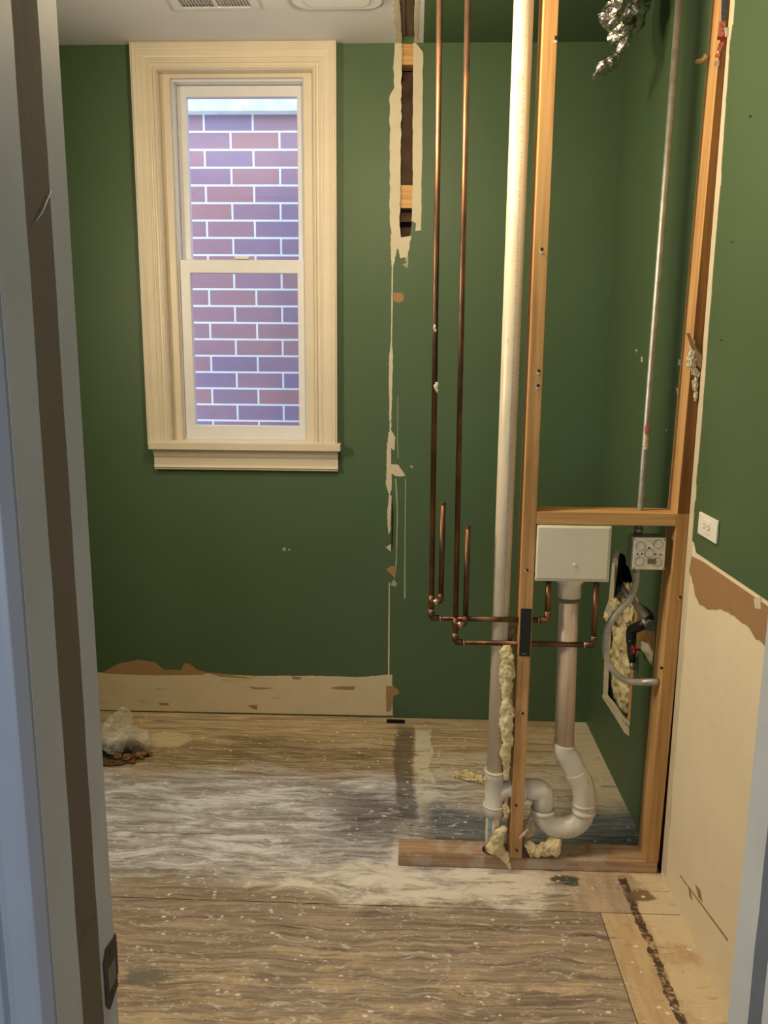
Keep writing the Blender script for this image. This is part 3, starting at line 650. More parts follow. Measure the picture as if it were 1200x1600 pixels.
# ================================================================== COPPER
YC = 2.268; CR = .0079
def coup(bm, p, d, L=.024, r=.0098): d = Vector(d); p = Vector(p); pipe_open(bm, p-d*L/2, p+d*L/2, r, CR*.98, 20)
def copper(label, xr_top, xr_bot, yj, xs, ys_top, yst, xe, ybox, xbox):
    "riser to the ceiling, elbow, run through the stud, elbow up to the box; stub standing beside the riser"
    z_h = PY(740, yj, YC).z; pb = Vector((PY(xr_bot, yj, YC).x, YC, z_h)); ptop = Vector((PY(xr_top, 0, YC).x, YC, H-.002))
    k = (H-PY(xr_top, 0, YC).z); ptop.x -= 0
    e = PY(xe, yj, YC); pe = Vector((e.x, YC, z_h)); zb = PY(xbox, ybox, YC).z; pend = Vector((e.x-.001, YC, .925))
    root = thing('copper_pipe', label, 'pipe', (pb.x, YC, z_h), 'copper supply pipes')
    bm = B(); tube(bm, rpath([ptop, pb+Vector((0, 0, .020))], .01), CR, 20); mesh('riser', bm, M_COPPER, root)
    bm = B(); tube(bm, [pb+Vector((.018, 0, 0)), pe-Vector((.018, 0, 0))], CR, 20); mesh('horizontal_run', bm, M_COPPER, root)
    bm = B(); tube(bm, [pe+Vector((0, 0, .018)), pend], CR, 20); mesh('box_feed', bm, M_COPPER, root)
    for p, u, v in ((pb, Vector((0, 0, 1)), Vector((1, 0, 0))), (pe, Vector((-1, 0, 0)), Vector((0, 0, 1)))):
        bm = B(); tube(bm, rpath([p+u*.024, p, p+v*.024], .014, 8), CR*1.22, 20); mesh('elbow', bm, [M_COPPER], root)
        for w_ in (u, v): bm = B(); pipe_open(bm, p+w_*.0235, p+w_*.0275, CR*1.18, CR*.9, 20); mesh('solder_ring', bm, M_SOLDER, root)
    # stub
    zt = PY(xs, yst, YC).z; zsb = PY(xs, ys_top, YC).z; xx = PY(xs, yst, YC).x; xr = pb.x+(ptop.x-pb.x)*(zsb-z_h)/(ptop.z-z_h)
    Yt = YC-.004
    bm = B(); tube(bm, [(xx, Yt, zsb+.020), (xx, Yt, zt)], CR, 20); tube(bm, [(xx, Yt, zt-.0005), (xx, Yt, zt+.003)], CR*1.12, 20); mesh('air_chamber', bm, M_COPPER, root)
    bm = B(); tube(bm, rpath([(xx, Yt, zsb+.026), (xx, Yt, zsb), (xr, YC, zsb)], .013, 8), CR*1.16, 20); mesh('tee_branch', bm, M_COPPER, root)
    bm = B(); tube(bm, [(xr, YC, zsb-.018), (xr, YC, zsb+.020)], CR*1.2, 20); mesh('tee', bm, M_COPPER, root)
    bm = B(); xm = xr+(xx-xr)*.42; pipe_open(bm, (xm-.004, YC-.001, zsb), (xm+.007, YC-.002, zsb), CR*1.25, CR, 20); mesh('solder_ring', bm, M_SOLDER, root)
    return root
copper('copper pipe with a bend farther left, its horizontal run the upper of the two', 686, 674, 967, 692, 940, 786, 855, 905, 853)
copper('copper pipe whose horizontal run is the lower of the two crossing the vent pipe', 730, 711, 1004, 731, 975, 823, 927, 905, 925)
# plaster crumbs stuck on the left riser
for px, py, s_ in ((679, 512, 1), (682, 604, 1.5)):
    bm = B(); q = PY(px, py, YC-CR-.001); lump(bm, q, (.0035*s_, .002, .007*s_), px, 3, .5, 2); lump(bm, q+Vector((.003, 0, -.008*s_)), (.003, .002, .004*s_), px+1, 2, .5, 2)
    tag(mesh('plaster_crumb', bm, M_CHIP), 'pale plaster crumb stuck %s the leftmost copper riser' % ('higher on' if py < 550 else 'lower on'), 'plaster crumb', 'crumbs on the copper riser')

# ================================================================== PVC
VX, VY, VR = .268, 2.296, .0245
root = thing('vent_stack', 'tall white plastic vent pipe standing left of the centre stud', 'pipe', (VX, VY, 0))
zt1, zt0, zt2 = PY(770, 1208, VY-.02).z, PY(770, 1262, VY-.02).z, PY(770, 1275, VY-.02).z
bm = B(); tube(bm, [(VX+.002, VY-.012, H-.002), (VX, VY-.006, 1.2), (VX-.001, VY, zt1-.02)], [.0262, .0255, .0245], 32); mesh('upper_pipe', bm, M_PVC, root)
bm = B(); tube(bm, [(VX, VY, zt2+.01), (VX, VY, .002)], VR*.97, 32); mesh('lower_pipe', bm, M_PVC, root)
bm = B()
for k in range(6):
    t0 = math.radians(222+k*5); t1 = math.radians(222+(k+1)*5); q = VR*.985
    prism(bm, [(VX+q*math.cos(t), VY+q*math.sin(t), z_) for t, z_ in ((t0, zt2), (t1, zt2), (t1, zt2-.085+.012*(k % 2)), (t0, zt2-.075))], (.0006*math.cos(t0), .0006*math.sin(t0), 0))
mesh('primer_stain', bm, M_PRIMER, root)
# sanitary tee
ZB = PY(850, 1233, VY).z
bm = B(); FRr = .0305
tube(bm, [(VX, VY, zt1+.001), (VX, VY, zt1-.022), (VX, VY, zt1-.026), (VX, VY, zt0+.004), (VX, VY, zt0), (VX, VY, zt2-.004)], [.0318, .0318, FRr*.95, FRr*.95, .0325, .0325], 36)
tee = mesh('sanitary_tee', bm, M_FIT, root)
for z_ in (zt1, zt0): bm = B(); pipe_open(bm, (VX, VY, z_-.004), (VX, VY, z_+.002), .0345, .030, 36); mesh('hub_rim', bm, M_FIT, tee)
bm = B(); tube(bm, catmull([(VX, VY, ZB-.045), (VX+.012, VY, ZB-.022), (VX+.030, VY, ZB-.006), (VX+.052, VY, ZB), (VX+.075, VY, ZB)], 5), [.024]*8+[.026]*6+[.029]*7, 30); mesh('sweep_branch', bm, M_FIT, tee)

# laundry box and trap
YBX = 2.2565
a, b = PY(841, 903, YF-.004), PY(957, 822, YF-.004)
root = thing('laundry_outlet_box', 'off-white plastic laundry outlet box with a closed cover between the studs', 'outlet box', ((a.x+b.x)/2, YF, a.z))
bm = B(); box(bm, ex+.002, b.x-.008, YF+.004, YB-.004, a.z+.012, 1.090); mesh('body', bm, M_BOX, root, bevel=.004)
bm = B(); box(bm, ex+.003, b.x, YF-.001, YF+.004, a.z-.010, 1.093); mesh('flange', bm, M_BOX, root, bevel=.002)
bm = B(); box(bm, ex+.003, b.x-.006, YF-.009, YF-.001, a.z-.002, 1.0905); cov = mesh('cover', bm, M_BOX, root, bevel=.0055)
bm = B(); q = PY(898, 883, YF-.009); tube(bm, [q, q+Vector((0, -.003, 0))], [.006, .004], 20); mesh('pull_dimple', bm, M_BOX, cov)
SX = PY(888, 950, YF+.042).x; SYc = YF+.042
zc1 = a.z+.012; bm = B(); tube(bm, [(SX, SYc, zc1), (SX, SYc, zc1-.030), (SX, SYc, zc1-.038), (SX, SYc, PY(888, 932, SYc).z)], [.043, .043, .0345, .0345], 36); mesh('drain_hub', bm, M_BOX, root, shade=False)

root = thing('drain_trap', 'white plastic standpipe ending in a curved trap below the laundry box', 'pipe', (SX, SYc, 0))
TY = SYc
def tp(x, y): return PY(x, y, TY)
s_top = Vector((SX, TY, PY(888, 940, TY).z)); s_bot = tp(881.5, 1166)
PR = .0298
bm = B(); tube(bm, [s_top, s_bot-Vector((0, 0, .012))], PR*.98, 32); mesh('standpipe', bm, M_PVC2, root)
k1, k2, k3 = tp(899, 1205), tp(912, 1240), tp(912, 1252)
def hub(name, p, q, r, mi=M_FIT): bm = B(); tube(bm, [p, p.lerp(q, .12), p.lerp(q, .88), q], [r*.97, r, r, r*.97], 34); return mesh(name, bm, mi, root)
d1 = (k1-s_bot).normalized()
bm = B(); tube(bm, catmull([s_bot+Vector((0, 0, .010)), s_bot-Vector((0, 0, .012)), s_bot.lerp(k1, .55), k1, k1+d1*.008], 5), .0335, 34); mesh('upper_bend', bm, M_FIT, root)
bm = B(); tube(bm, catmull([k1-d1*.001, k1+d1*.012, tp(909, 1224), tp(912.5, 1243), tp(912.5, 1256)], 5), .0352, 34); mesh('lower_bend', bm, M_FIT, root)
hub('union_collar', tp(912.5, 1248), tp(912.5, 1268), .0335)
bm = B(); pipe_open(bm, tp(912.5, 1253), tp(912.5, 1257), .0372, .03, 34); mesh('hub_rim', bm, M_FIT, root)
U0, U1 = tp(912, 1262), tp(848, 1266)
rad = (U0.x-U1.x)/2; cU = Vector(((U0.x+U1.x)/2, TY, min(U0.z, U1.z)))
bm = B(); pts = [Vector((U0.x, TY, U0.z)), Vector((U0.x, TY, cU.z+.004))]+[Vector((cU.x+rad*math.cos(t), TY, cU.z-rad*.92*math.sin(t))) for t in [math.pi*k/16 for k in range(17)]]+[Vector((U1.x, TY, U1.z+.008))]
tube(bm, pts, [.0345]*2+[.0335]*17+[.0335], 34); mesh('u_bend', bm, M_FIT, root)
for p in (tp(912.5, 1263), U1+Vector((0, 0, .008))):
    bm = B(); pipe_open(bm, p-Vector((0, 0, .016)), p, .0372, .031, 34); mesh('hub_rim', bm, M_FIT, root)
zarm = ZB
bm = B(); tube(bm, rpath([U1+Vector((0, 0, .002)), Vector((U1.x, TY, zarm)), Vector((ex+.004, TY-.003, zarm))], .05, 10), .0325, 34); mesh('elbow_bend', bm, M_FIT, root)
bm = B(); tube(bm, [(ex+.006, TY-.003, zarm), (ex+.0005, TY-.003, zarm)], .034, 34); mesh('arm_hub', bm, M_FIT, root)

# ================================================================== ELECTRICAL
# rigid conduit from the ceiling through the header into the box
ctop = PY(1062, 0, 2.31); YK = 2.305
xk0, xk1 = PY(1060, 0, YK).x, PY(1001, 780, YK).x
jb0, jb1 = PY(987, 890, 2.262), PY(1041, 840, 2.262)
root = thing('rigid_conduit', 'thin galvanised conduit rising from the junction box to the ceiling', 'conduit', (xk1, YK, jb1.z))
bm = B(); tube(bm, [(xk0+.004, YK, H-.002), (xk1, YK, 1.10), (xk1-.001, YK, jb1.z+.012)], .0088, 20); mesh('tube', bm, M_STEEL, root)
bm = B(); tube(bm, [(xk1-.001, YK, jb1.z+.001), (xk1-.001, YK, jb1.z+.020)], .0125, 12); tube(bm, [(xk1-.001, YK, jb1.z+.02), (xk1-.001, YK, jb1.z+.026)], .0105, 20); mesh('connector', bm, M_STEEL, root)
bm = B()
q0, q1, q2, q3 = PY(1009, 665, YK-.009), PY(1008, 678, YK-.009), PY(1008, 680, YK-.009), PY(1006, 702, YK-.009)
def lab(p, q, mi):
    for k in range(8):
        t0, t1 = math.radians(225+k*11), math.radians(225+(k+1)*11); r = .0091
        cxm = xk1+(xk0+.004-xk1)*(p.z-1.1)/(H-1.1)
        prism(bm, [(cxm+r*math.cos(t), YK+r*math.sin(t), z_) for t, z_ in ((t0, p.z), (t1, p.z), (t1, q.z), (t0, q.z))], (.0003*math.cos(t0), .0003*math.sin(t0), 0), mi)
lab(q0, q1, 0); lab(q2, q3, 1); mesh('sticker', bm, [M_REDL, M_LABEL], root)
# junction box
root = thing('junction_box', 'square galvanised junction box with a stamped metal cover by the right stud', 'junction box', ((jb0.x+jb1.x)/2, 2.30, jb0.z))
bm = B(); box(bm, jb0.x-.003, jb1.x, 2.263, 2.318, jb0.z, jb1.z); mesh('body', bm, M_STEEL, root, bevel=.003)
bm = B(); box(bm, jb0.x+.001, jb1.x, 2.2595, 2.263, jb0.z+.001, jb1.z-.001); cov = mesh('cover', bm, M_COVER, root, bevel=.0015)
yc = 2.2595
M_DKRING = plain('knockout_groove', (.30, .27, .21), .6, .2)
def at(px, py): q = PY(px, py, yc); return Vector((q.x, yc, q.z))
for px, py in ((1001, 853), (1028, 850), (1014, 864), (999, 877), (1026, 878)):
    bm = B(); p = at(px, py); pipe_open(bm, p-Vector((0, .0008, 0)), p+Vector((0, .001, 0)), .0138, .0122, 24)
    mesh('knockout', bm, M_DKRING, cov)
for px, py in ((1014, 856), (996, 865.5), (1003, 865.5), (1024, 866), (1032, 866.5)):
    bm = B(); p = at(px, py); tube(bm, [p-Vector((0, .0014, 0)), p+Vector((0, .001, 0))], .0024, 12); mesh('screw_hole', bm, M_BLACK, cov)
bm = B(); a, b = at(1011, 881), at(1025, 873)
for k in range(4): box(bm, a.x+k*(b.x-a.x)/4+.0006, a.x+(k+1)*(b.x-a.x)/4-.0006, yc-.0012, yc, a.z, b.z)
mesh('stamped_mark', bm, plain('dark_stamp', (.17, .14, .09), .6, .3), cov)
for px, py in ((990.5, 842), (1039, 843), (990, 888), (1037, 888)):
    bm = B(); p = at(px, py); tube(bm, [p-Vector((0, .002, 0)), p], .0035, 12); mesh('screw', bm, M_STEEL, cov)
# flexible conduit looping to the stud
path = [(995, 893, 2.30), (993, 912, 2.30), (984, 936, 2.29), (964, 958, 2.28), (950, 980, 2.28), (945.5, 1005, 2.28), (949, 1030, 2.28), (962, 1052, 2.28), (980, 1064, 2.285), (1004, 1066, 2.285)]
pts = catmull([PY(*p) for p in path], 12)
root = thing('flexible_conduit', 'grey flexible conduit looping from the junction box down to the right stud', 'conduit', pts[-1])
bm = B(); tube(bm, pts, [.0098+(.0004 if i % 2 else -.0002) for i in range(len(pts))], 20); mesh('hose', bm, M_FLEX, root)
bm = B(); a = pts[-1]; xe_ = rx(a.z)-.001; tube(bm, [a-Vector((.004, 0, 0)), (xe_-.006, a.y, a.z+.002), (xe_, a.y, a.z+.002)], [.0112, .0118, .0118], 20); mesh('end_connector', bm, M_STEEL, root)
bm = B(); p = pts[0]; tube(bm, [(p.x, p.y, jb0.z-.001), (p.x, p.y, jb0.z-.016)], .0125, 12); mesh('box_connector', bm, M_STEEL, root)
# wall receptacle on the right wall
pc = [PX(x, y, FR-.001) for x, y in ((1096, 798), (1125, 812), (1125, 853), (1096, 837))]
y0_, y1_ = pc[1].y, pc[0].y; z0_, z1_ = pc[2].z+.001, pc[0].z-.002
root = thing('wall_outlet', 'white duplex outlet with square cover plate on the green right wall', 'outlet', (FR, (y0_+y1_)/2, z0_))
bm = B(); box(bm, FR-.0075, FR-.0005, y0_, y1_, z0_, z1_); mesh('cover_plate', bm, M_OUTLET, root, bevel=.0025)
ym, zm = (y0_+y1_)/2, (z0_+z1_)/2
bm = B(); box(bm, FR-.0095, FR-.007, ym-.026, ym+.026, zm-.018, zm+.018); rc = mesh('receptacle', bm, M_OUTLET, root, bevel=.001)
bm = B()
for s_ in (-1, 1):
    c_ = ym+s_*.015
    for d_ in (-.005, .005): box(bm, FR-.0102, FR-.0090, c_-.0045, c_+.0045, zm+d_-.0012, zm+d_+.0012)
    tube(bm, [(FR-.0102, c_-.0095, zm), (FR-.009, c_-.0095, zm)], .002, 10)
mesh('socket_slots', bm, plain('slot_shadow_grey', (.20, .17, .13), .6), rc)

# ================================================================== INSIDE THE WALL HOLE
Xc = R+.020
bm = B(); a, b = PX(984, 960, R+.09), PX(993, 960, R+.09)
box(bm, Xc+.001, Xc+.08, PX(992, 960, Xc).y-.025, PX(992, 960, Xc).y+.008, .02, 1.2); tag(mesh('cavity_stud', bm, M_STUD), 'narrow wooden stud visible inside the hole in the closet wall', 'stud')
bm = B()
lump(bm, (Xc+.056, 3.04, .42), (.046, .21, .29), 3, 6, .14, 2.6, fine=.07)
for k, (y_, z_, s_) in enumerate(((2.99, .60, .05), (2.93, .62, .045), (2.96, .50, .06), (2.90, .53, .045), (3.02, .46, .05), (2.88, .44, .04), (2.98, .36, .055), (2.90, .33, .05), (3.08, .52, .05), (3.10, .40, .06), (3.06, .60, .05))):
    lump(bm, (Xc+.028, y_, z_), (s_*.5, s_*1.3, s_*1.1), 8+k, 4, .3, 2.5, fine=.14)
tag(mesh('insulation_batt', bm, M_INS), 'yellow glass wool batt showing inside the hole in the closet wall', 'insulation')
bm = B(); q = PX(948, 963, R-.004); lump(bm, q, (.010, .022, .016), 4, 4, .4, 2.5, fine=.1); lump(bm, PX(962, 946, R+.004), (.014, .05, .022), 6, 4, .4, 2.5, fine=.12)
tag(mesh('insulation_tuft', bm, M_INS), 'yellow insulation tuft poking out of the left edge of the closet wall hole', 'insulation', 'loose insulation tufts')
# black elbow valve with red handle
Xv = R-.02
v0, v1, v2, v3 = PX(1020, 968, R+.03), PX(1003, 977, R-.005), PX(986, 985, Xv), PX(987, 1022, Xv)
root = thing('water_valve', 'black pipe elbow and valve with a red handle in the wall hole', 'valve', v3)
bm = B(); tube(bm, rpath([v0, v1, v2+Vector((0, 0, .003)), PX(986, 1003, Xv)], .03, 8), .0175, 22); mesh('elbow', bm, M_BLACKM, root)
bm = B(); tube(bm, [v1.lerp(v0, .5), v1.lerp(v0, .1)], .021, 8); mesh('elbow_collar', bm, M_STEEL, root)
bm = B(); pa, pb_ = PX(986, 998, Xv), PX(987, 1022, Xv); tube(bm, [pa, pa.lerp(pb_, .3), pa.lerp(pb_, .35), pb_, PX(988, 1036, Xv)], [.017, .017, .0145, .0145, .010], 18); mesh('valve_body', bm, M_BLACKM, root)
bm = B(); hc_ = PX(990, 1015, Xv-.022)
for k in range(6):
    t = k*math.pi/3; lump(bm, hc_+Vector((0, .016*math.cos(t), .008*math.sin(t))), (.006, .008, .006), k, 2, .1, 1)
lump(bm, hc_, (.007, .017, .008), 9, 3, .1, 1); tube(bm, [hc_, hc_+Vector((.022, 0, 0))], .004, 10); mesh('handle', bm, M_RED, root)
bm = B(); tube(bm, [PX(988, 1034, Xv), PX(988, 1046, Xv)], .0085, 16); mesh('outlet_nipple', bm, M_STEEL, root)
bm = B(); tube(bm, [PX(992, 935, R+.035), PX(1018, 978, R+.02)], .019, 22)
tag(mesh('grey_pipe', bm, plain('dull_grey_pipe', (.20, .18, .15), .45, .4)), 'dull grey slanted pipe inside the upper part of the wall hole', 'pipe')
bm = B(); tube(bm, [PX(966, 905, R+.05), PX(984, 938, R+.035)], .011, 18)
tag(mesh('grey_pipe', bm, plain('dark_grey_pipe', (.13, .12, .10), .5, .4)), 'thin dark pipe in the black top of the wall hole', 'pipe')
bm = B(); prism(bm, [PX(x, y, R+.012) for x, y in ((998, 1000), (1012, 1006), (1020, 1022), (1019, 1040), (1012, 1032), (1002, 1016))], (.004, .0, 0))
tag(mesh('drywall_scrap', bm, M_JOINT), 'white broken drywall scrap beside the red valve handle', 'drywall scrap')

# ================================================================== INSULATION AROUND THE STUD
def wool(path, rad, seed, seg=44, amp=.34):
    seg = max(seg, 40); pts = catmull([Vector(p) for p in path], 16); n = len(pts); rs = []
    for i in range(n):
        t = i/(n-1)*(len(rad)-1); k = min(int(t), len(rad)-2); f = t-k
        rs.append(tuple(rad[k][j]*(1-f)+rad[k+1][j]*f for j in (0, 1)))
    bm = B(); o = Vector((seed*2.1, seed*5.3, seed))
    def jit(q, p, i, k):
        d = q-p; s_ = 1+amp*1.7*noise.noise(q*38+o)+amp*1.0*noise.noise(q*95+o)+amp*.75*noise.noise(q*240+o); return p+d*s_
    tube(bm, pts, rs, seg, 0, True, jit); return bm
def circ_r(r): return (r, r)
XI = .301
bm = wool([PY(791.5, y, 2.262) + Vector((0, 0, 0)) for y in (1008, 1030, 1060, 1085, 1110, 1150, 1190, 1218)], [circ_r(.010), circ_r(.019), circ_r(.020), circ_r(.012), circ_r(.019), circ_r(.018), circ_r(.014), circ_r(.007)], 2, 34, .34)
tag(mesh('insulation_strip', bm, M_INS), 'long yellow insulation strip squeezed between the vent pipe and the stud', 'insulation', 'insulation around the centre stud')
bm = wool([PY(x, y, 2.300) for x, y in ((790, 1003), (796, 992), (804, 980))], [circ_r(.010), circ_r(.014), circ_r(.010)], 5)
tag(mesh('insulation_tuft', bm, plain('dusty_brown_wool', (.24, .17, .085), .95, var=.4, scale=60, bump=.6)), 'dusty brown insulation tuft between the two copper runs beside the stud', 'insulation', 'insulation around the centre stud')
bm = wool([PY(x, y, 2.243) for x, y in ((789, 1293), (779, 1306), (775, 1322), (783, 1332), (792, 1344), (797, 1357))], [circ_r(.008), (.020, .014), (.026, .016), (.017, .012), (.010, .008), (.003, .003)], 7)
tag(mesh('insulation_tuft', bm, M_INS), 'yellow insulation tuft hanging over the bottom plate left of the stud base', 'insulation', 'insulation around the centre stud')
bm = wool([PY(x, y, 2.262) for x, y in ((822, 1318), (836, 1330), (852, 1326), (868, 1322), (875, 1324))], [(.010, .012), (.020, .018), (.019, .018), (.026, .018), (.022, .012)], 9)
tag(mesh('insulation_tuft', bm, M_INS), 'yellow insulation tuft lying on the bottom plate under the trap', 'insulation', 'insulation around the centre stud')
bm = wool([PY(x, y, 2.315) for x, y in ((822, 1318), (823, 1300), (832, 1285), (834, 1272))], [circ_r(.012), circ_r(.020), circ_r(.017), circ_r(.009)], 12)
tag(mesh('insulation_tuft', bm, M_INS), 'greyish insulation tuft standing between the stud and the trap bend', 'insulation', 'insulation around the centre stud')
bm = wool([PY(x, y, 2.272) for x, y in ((788, 1257), (791, 1266), (791, 1277))], [circ_r(.006), circ_r(.012), circ_r(.006)], 14)
tag(mesh('insulation_tuft', bm, M_INS), 'small yellow insulation tuft just below the tee branch', 'insulation', 'insulation around the centre stud')
q = PZ(735, 1212, .015)
bm = B()
for k, (dx, dy, s_) in enumerate(((0, 0, .034), (-.04, .012, .02), (.028, -.012, .026), (-.012, .022, .022), (.045, -.02, .02))): lump(bm, (q.x+dx, q.y+dy, .011), (s_, s_*.8, .012), 20+k, 4, .45, 2.4, fine=.15)
tag(mesh('insulation_tuft', bm, M_INS), 'flat yellow insulation tuft lying on the floor left of the vent pipe', 'insulation', 'loose insulation tufts')
bm = wool([PY(x, y, 2.247) for x, y in ((812, 1310), (818, 1303), (825, 1296))], [circ_r(.003), circ_r(.0055), circ_r(.004)], 16)
tag(mesh('paper_scrap', bm, plain('pinkish_paper', (.58, .40, .27), .8)), 'small pinkish scrap stuck to the right edge of the stud foot', 'scrap')

# glue and plaster residue on the right stud
bm = B()
for px, py, a_, c_ in ((1082, 540, .006, .012), (1083, 552, .009, .016), (1081, 566, .012, .018), (1086, 580, .008, .010), (1086, 600, .006, .018), (1087, 618, .0045, .014), (1090, 585, .006, .008)):
    lump(bm, PY(px, py, YF-.002), (a_, .005, c_), px*py % 97, 4, .5, 2.2, fine=.15)
tag(mesh('plaster_residue', bm, M_CHIP), 'crusty pale plaster residue on the front of the right stud', 'plaster residue')
bm = B(); prism(bm, [PY(x, y, YF-.005) for x, y in ((1072, 521), (1077, 520), (1083, 536), (1090, 548), (1096, 555), (1096, 578), (1090, 572), (1086, 545), (1080, 545), (1076, 532))], (0, -.004, .0))
tag(mesh('paper_strip', bm, M_PAPER), 'brown torn paper strip stuck over the plaster residue on the stud', 'paper strip')
bm = wool([PY(x, y, YB-.02) for x, y in ((1103, 88), (1098, 92), (1092, 95), (1087, 97))], [circ_r(.009), circ_r(.008), circ_r(.006), circ_r(.004)], 21)
tag(mesh('foam_blob', bm, plain('hardened_foam', (.50, .36, .18), .8, bump=.4)), 'small tan foam blob on the left side of the right stud near the top', 'foam blob')
bm = B(); c_ = [PY(x, y, YF-.012) for x, y in ((1133, 43), (1144, 42), (1146, 50), (1143, 58), (1134, 57))]; prism(bm, ragged(c_, .001, .006, 4), (0, .004, 0))
tag(mesh('drywall_flap', bm, M_JOINT), 'small white drywall flap sticking out at the top of the right stud', 'drywall scrap')

# ================================================================== CEILING ITEMS, DUCT
a, b = PZ(268, 0, H), PZ(408, 12.5, H)
root = thing('ceiling_vent', 'white slatted ceiling register above the window', 'vent', ((a.x+b.x)/2, 2.9, H-.012))
x0_, x1_, yb0, yb1 = a.x-.005, b.x, 2.84, PZ(340, 12, H).y
bm = B(); slab(bm, [(x0_, yb0), (x1_, yb0), (x1_, yb1), (x0_, yb1)], [[(x0_+.03, yb0+.03), (x1_-.03, yb0+.03), (x1_-.03, yb1-.022), (x0_+.03, yb1-.022)]], lambda u, v: Vector((u, v, H-.009)), (0, 0, .008)); mesh('frame', bm, M_CEIL, root, bevel=.002)
bm = B(); n = 22
for k in range(n):
    xx = x0_+.032+(x1_-x0_-.064)*k/(n-1)
    if abs(k-n/2) < 1: continue
    prism(bm, [(xx-.001, yb0+.031, H-.002), (xx+.001, yb0+.031, H-.002), (xx+.005, yb0+.031, H-.009), (xx+.003, yb0+.031, H-.009)], (0, yb1-yb0-.054, 0))
box(bm, (x0_+x1_)/2-.006, (x0_+x1_)/2+.006, yb0+.031, yb1-.023, H-.008, H-.002); mesh('slats', bm, M_CEIL, root)
a, b = PZ(455, 0, H-.02), PZ(600, 12, H-.02)
root = thing('exhaust_fan', 'white rounded exhaust fan grille on the ceiling right of the register', 'fan', ((a.x+b.x)/2, 2.85, H-.03))
bm = B(); xa, xb, ya, yb = a.x, b.x, 2.72, PZ(530, 14, H-.02).y; rc_ = .06
out = []
for cx_, cy_, t0 in ((xb-rc_, yb-rc_, 0), (xa+rc_, yb-rc_, 90), (xa+rc_, ya+rc_, 180), (xb-rc_, ya+rc_, 270)):
    out += [(cx_+rc_*math.cos(math.radians(t0+k*15)), cy_+rc_*math.sin(math.radians(t0+k*15)), H-.0005) for k in range(7)]
prism(bm, out, (0, 0, -.024)); mesh('cover', bm, M_CEIL, root, bevel=.008)
bm = B(); c3 = Vector(((xa+xb)/2, (ya+yb)/2, H-.0245)); prism(bm, [(c3.x+(p[0]-c3.x)*.72, c3.y+(p[1]-c3.y)*.72, H-.0245) for p in out], (0, 0, -.006)); mesh('inner_panel', bm, M_CEIL, root, bevel=.003)

# crumpled foil duct hanging from the closet ceiling
YD = 2.72
def dp(x, y, Y=YD): return PY(x, y, Y)
pth = catmull([dp(985, -25), dp(978, 10), dp(968, 30), dp(972, 52), dp(975, 68), dp(966, 82), dp(957, 97), dp(942, 108), dp(927, 122)], 9)
rad = [(.075, .055), (.070, .05), (.064, .045), (.038, .032), (.020, .020), (.013, .012), (.024, .016), (.022, .014), (.007, .006)]
bm = B(); n = len(pth); rs = []
for i in range(n):
    t = i/(n-1)*(len(rad)-1); k = min(int(t), len(rad)-2); f = t-k; rs.append(tuple(rad[k][j]*(1-f)+rad[k+1][j]*f for j in (0, 1)))
def jit(q, p, i, k):
    d = q-p; s_ = 1+.55*noise.noise(q*22)+.35*noise.noise(q*55+Vector((3, 1, 2)))+.25*abs(noise.noise(q*90)); return p+d*s_+Vector((0, 0, .01*noise.noise(q*60)))
tube(bm, pth, rs, 26, 0, True, jit, False)
tag(mesh('foil_duct', bm, M_FOIL), 'torn crumpled silver foil duct hanging from the closet ceiling', 'duct')

# ================================================================== TOILET FLANGE, BAG, DEBRIS
fc = PZ(196, 1178); fc.x -= .03
root = thing('toilet_flange', 'rusty toilet flange in the floor by the back wall at left', 'flange', (fc.x, fc.y, 0))
bm = B(); pipe_open(bm, (fc.x, fc.y, .0005), (fc.x, fc.y, .009), .105, .062, 40); mesh('ring', bm, M_RUST, root)
bm = B(); tube(bm, [(fc.x, fc.y, .0006), (fc.x, fc.y, .003)], .0615, 32); mesh('drain_mouth', bm, M_BLACK, root)
for k in range(3): bm = B(); t = .6+k*2.1; tube(bm, [(fc.x+.084*math.cos(t), fc.y+.084*math.sin(t), .009), (fc.x+.084*math.cos(t), fc.y+.084*math.sin(t), .016)], .007, 6); mesh('bolt', bm, M_RUST, root)
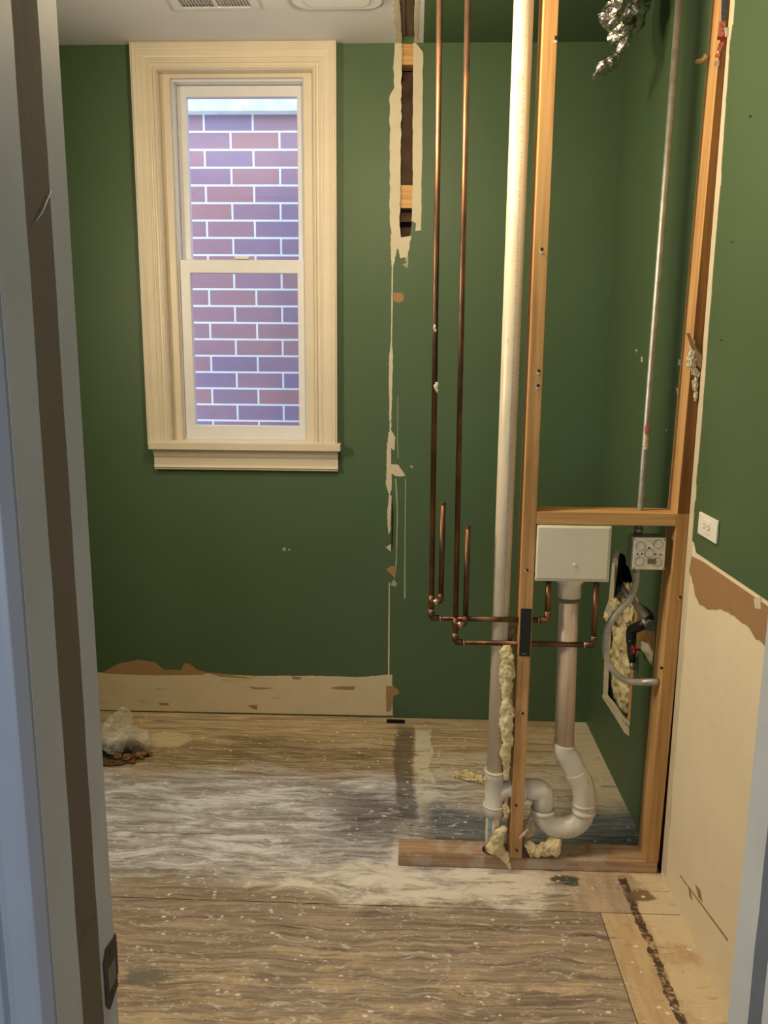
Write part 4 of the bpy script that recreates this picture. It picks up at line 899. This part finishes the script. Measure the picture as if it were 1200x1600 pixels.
# crumpled clear bag
bm = B(); bc = Vector((fc.x-.01, fc.y+.01, 0))
def film(path, rr, seed):
    pts = catmull([Vector(p)+bc for p in path], 8); n = len(pts); rs = []
    for i in range(n):
        t = i/(n-1)*(len(rr)-1); k = min(int(t), len(rr)-2); f = t-k; rs.append(rr[k]*(1-f)+rr[k+1]*f)
    o = Vector((seed, seed*2, 3))
    def jit(q, p, i, k): d = q-p; return p+d*(1+.7*noise.noise(q*17+o)+.22*noise.noise(q*48+o))
    tube(bm, pts, rs, 26, 0, True, jit, True)
film([(0, 0, .012), (.0, 0, .06), (.01, .01, .11), (.03, .01, .16), (.035, .015, .185)], [.035, .058, .05, .032, .012], 2)
film([(.01, .0, .02), (.05, .01, .05), (.09, .02, .045), (.125, .02, .02)], [.03, .045, .045, .02], 5)
film([(0, 0, .02), (-.04, -.01, .04), (-.07, -.015, .03)], [.03, .036, .018], 8)
film([(.02, -.02, .02), (.03, -.01, .08), (.06, .0, .12)], [.02, .032, .012], 11)
tag(mesh('plastic_bag', bm, M_BAG), 'crumpled clear plastic bag stuffed into the toilet flange', 'bag')
rnd = random.Random(11)
desc = ['brown wax crumb %s of the plastic bag' % d for d in ('right', 'at the front', 'at the front right', 'at the far right')]
spots = [(.06, -.06, .016, 'lumpy brown wax crumb in front of the bag, nearest the doorway'), (.10, -.03, .018, 'largest brown wax crumb at the right edge of the flange'),
         (.02, -.05, .014, 'brown wax crumb against the foot of the plastic bag'), (.13, -.01, .011, 'brown wax crumb farthest right of the flange'), (.085, -.075, .010, 'small flat brown wax crumb at the front right of the flange')]
for k, (dx, dy, s_, lb) in enumerate(spots):
    bm = B(); lump(bm, (fc.x+dx, fc.y+dy, s_*.7+(.006 if dx < .1 and abs(dy) < .07 else 0)), (s_*1.2, s_, s_*.75), 30+k, 3, .5, 2.2, fine=.1); tag(mesh('wax_crumb', bm, M_WAX), lb, 'crumb', 'wax crumbs around the flange')
bm = B(); q = PZ(201, 1183, .012); lump(bm, q, (.007, .006, .006), 2, 3, .3, 2); tag(mesh('plaster_crumb', bm, M_CHIP), 'tiny white plaster crumb on the front of the toilet flange', 'plaster crumb')
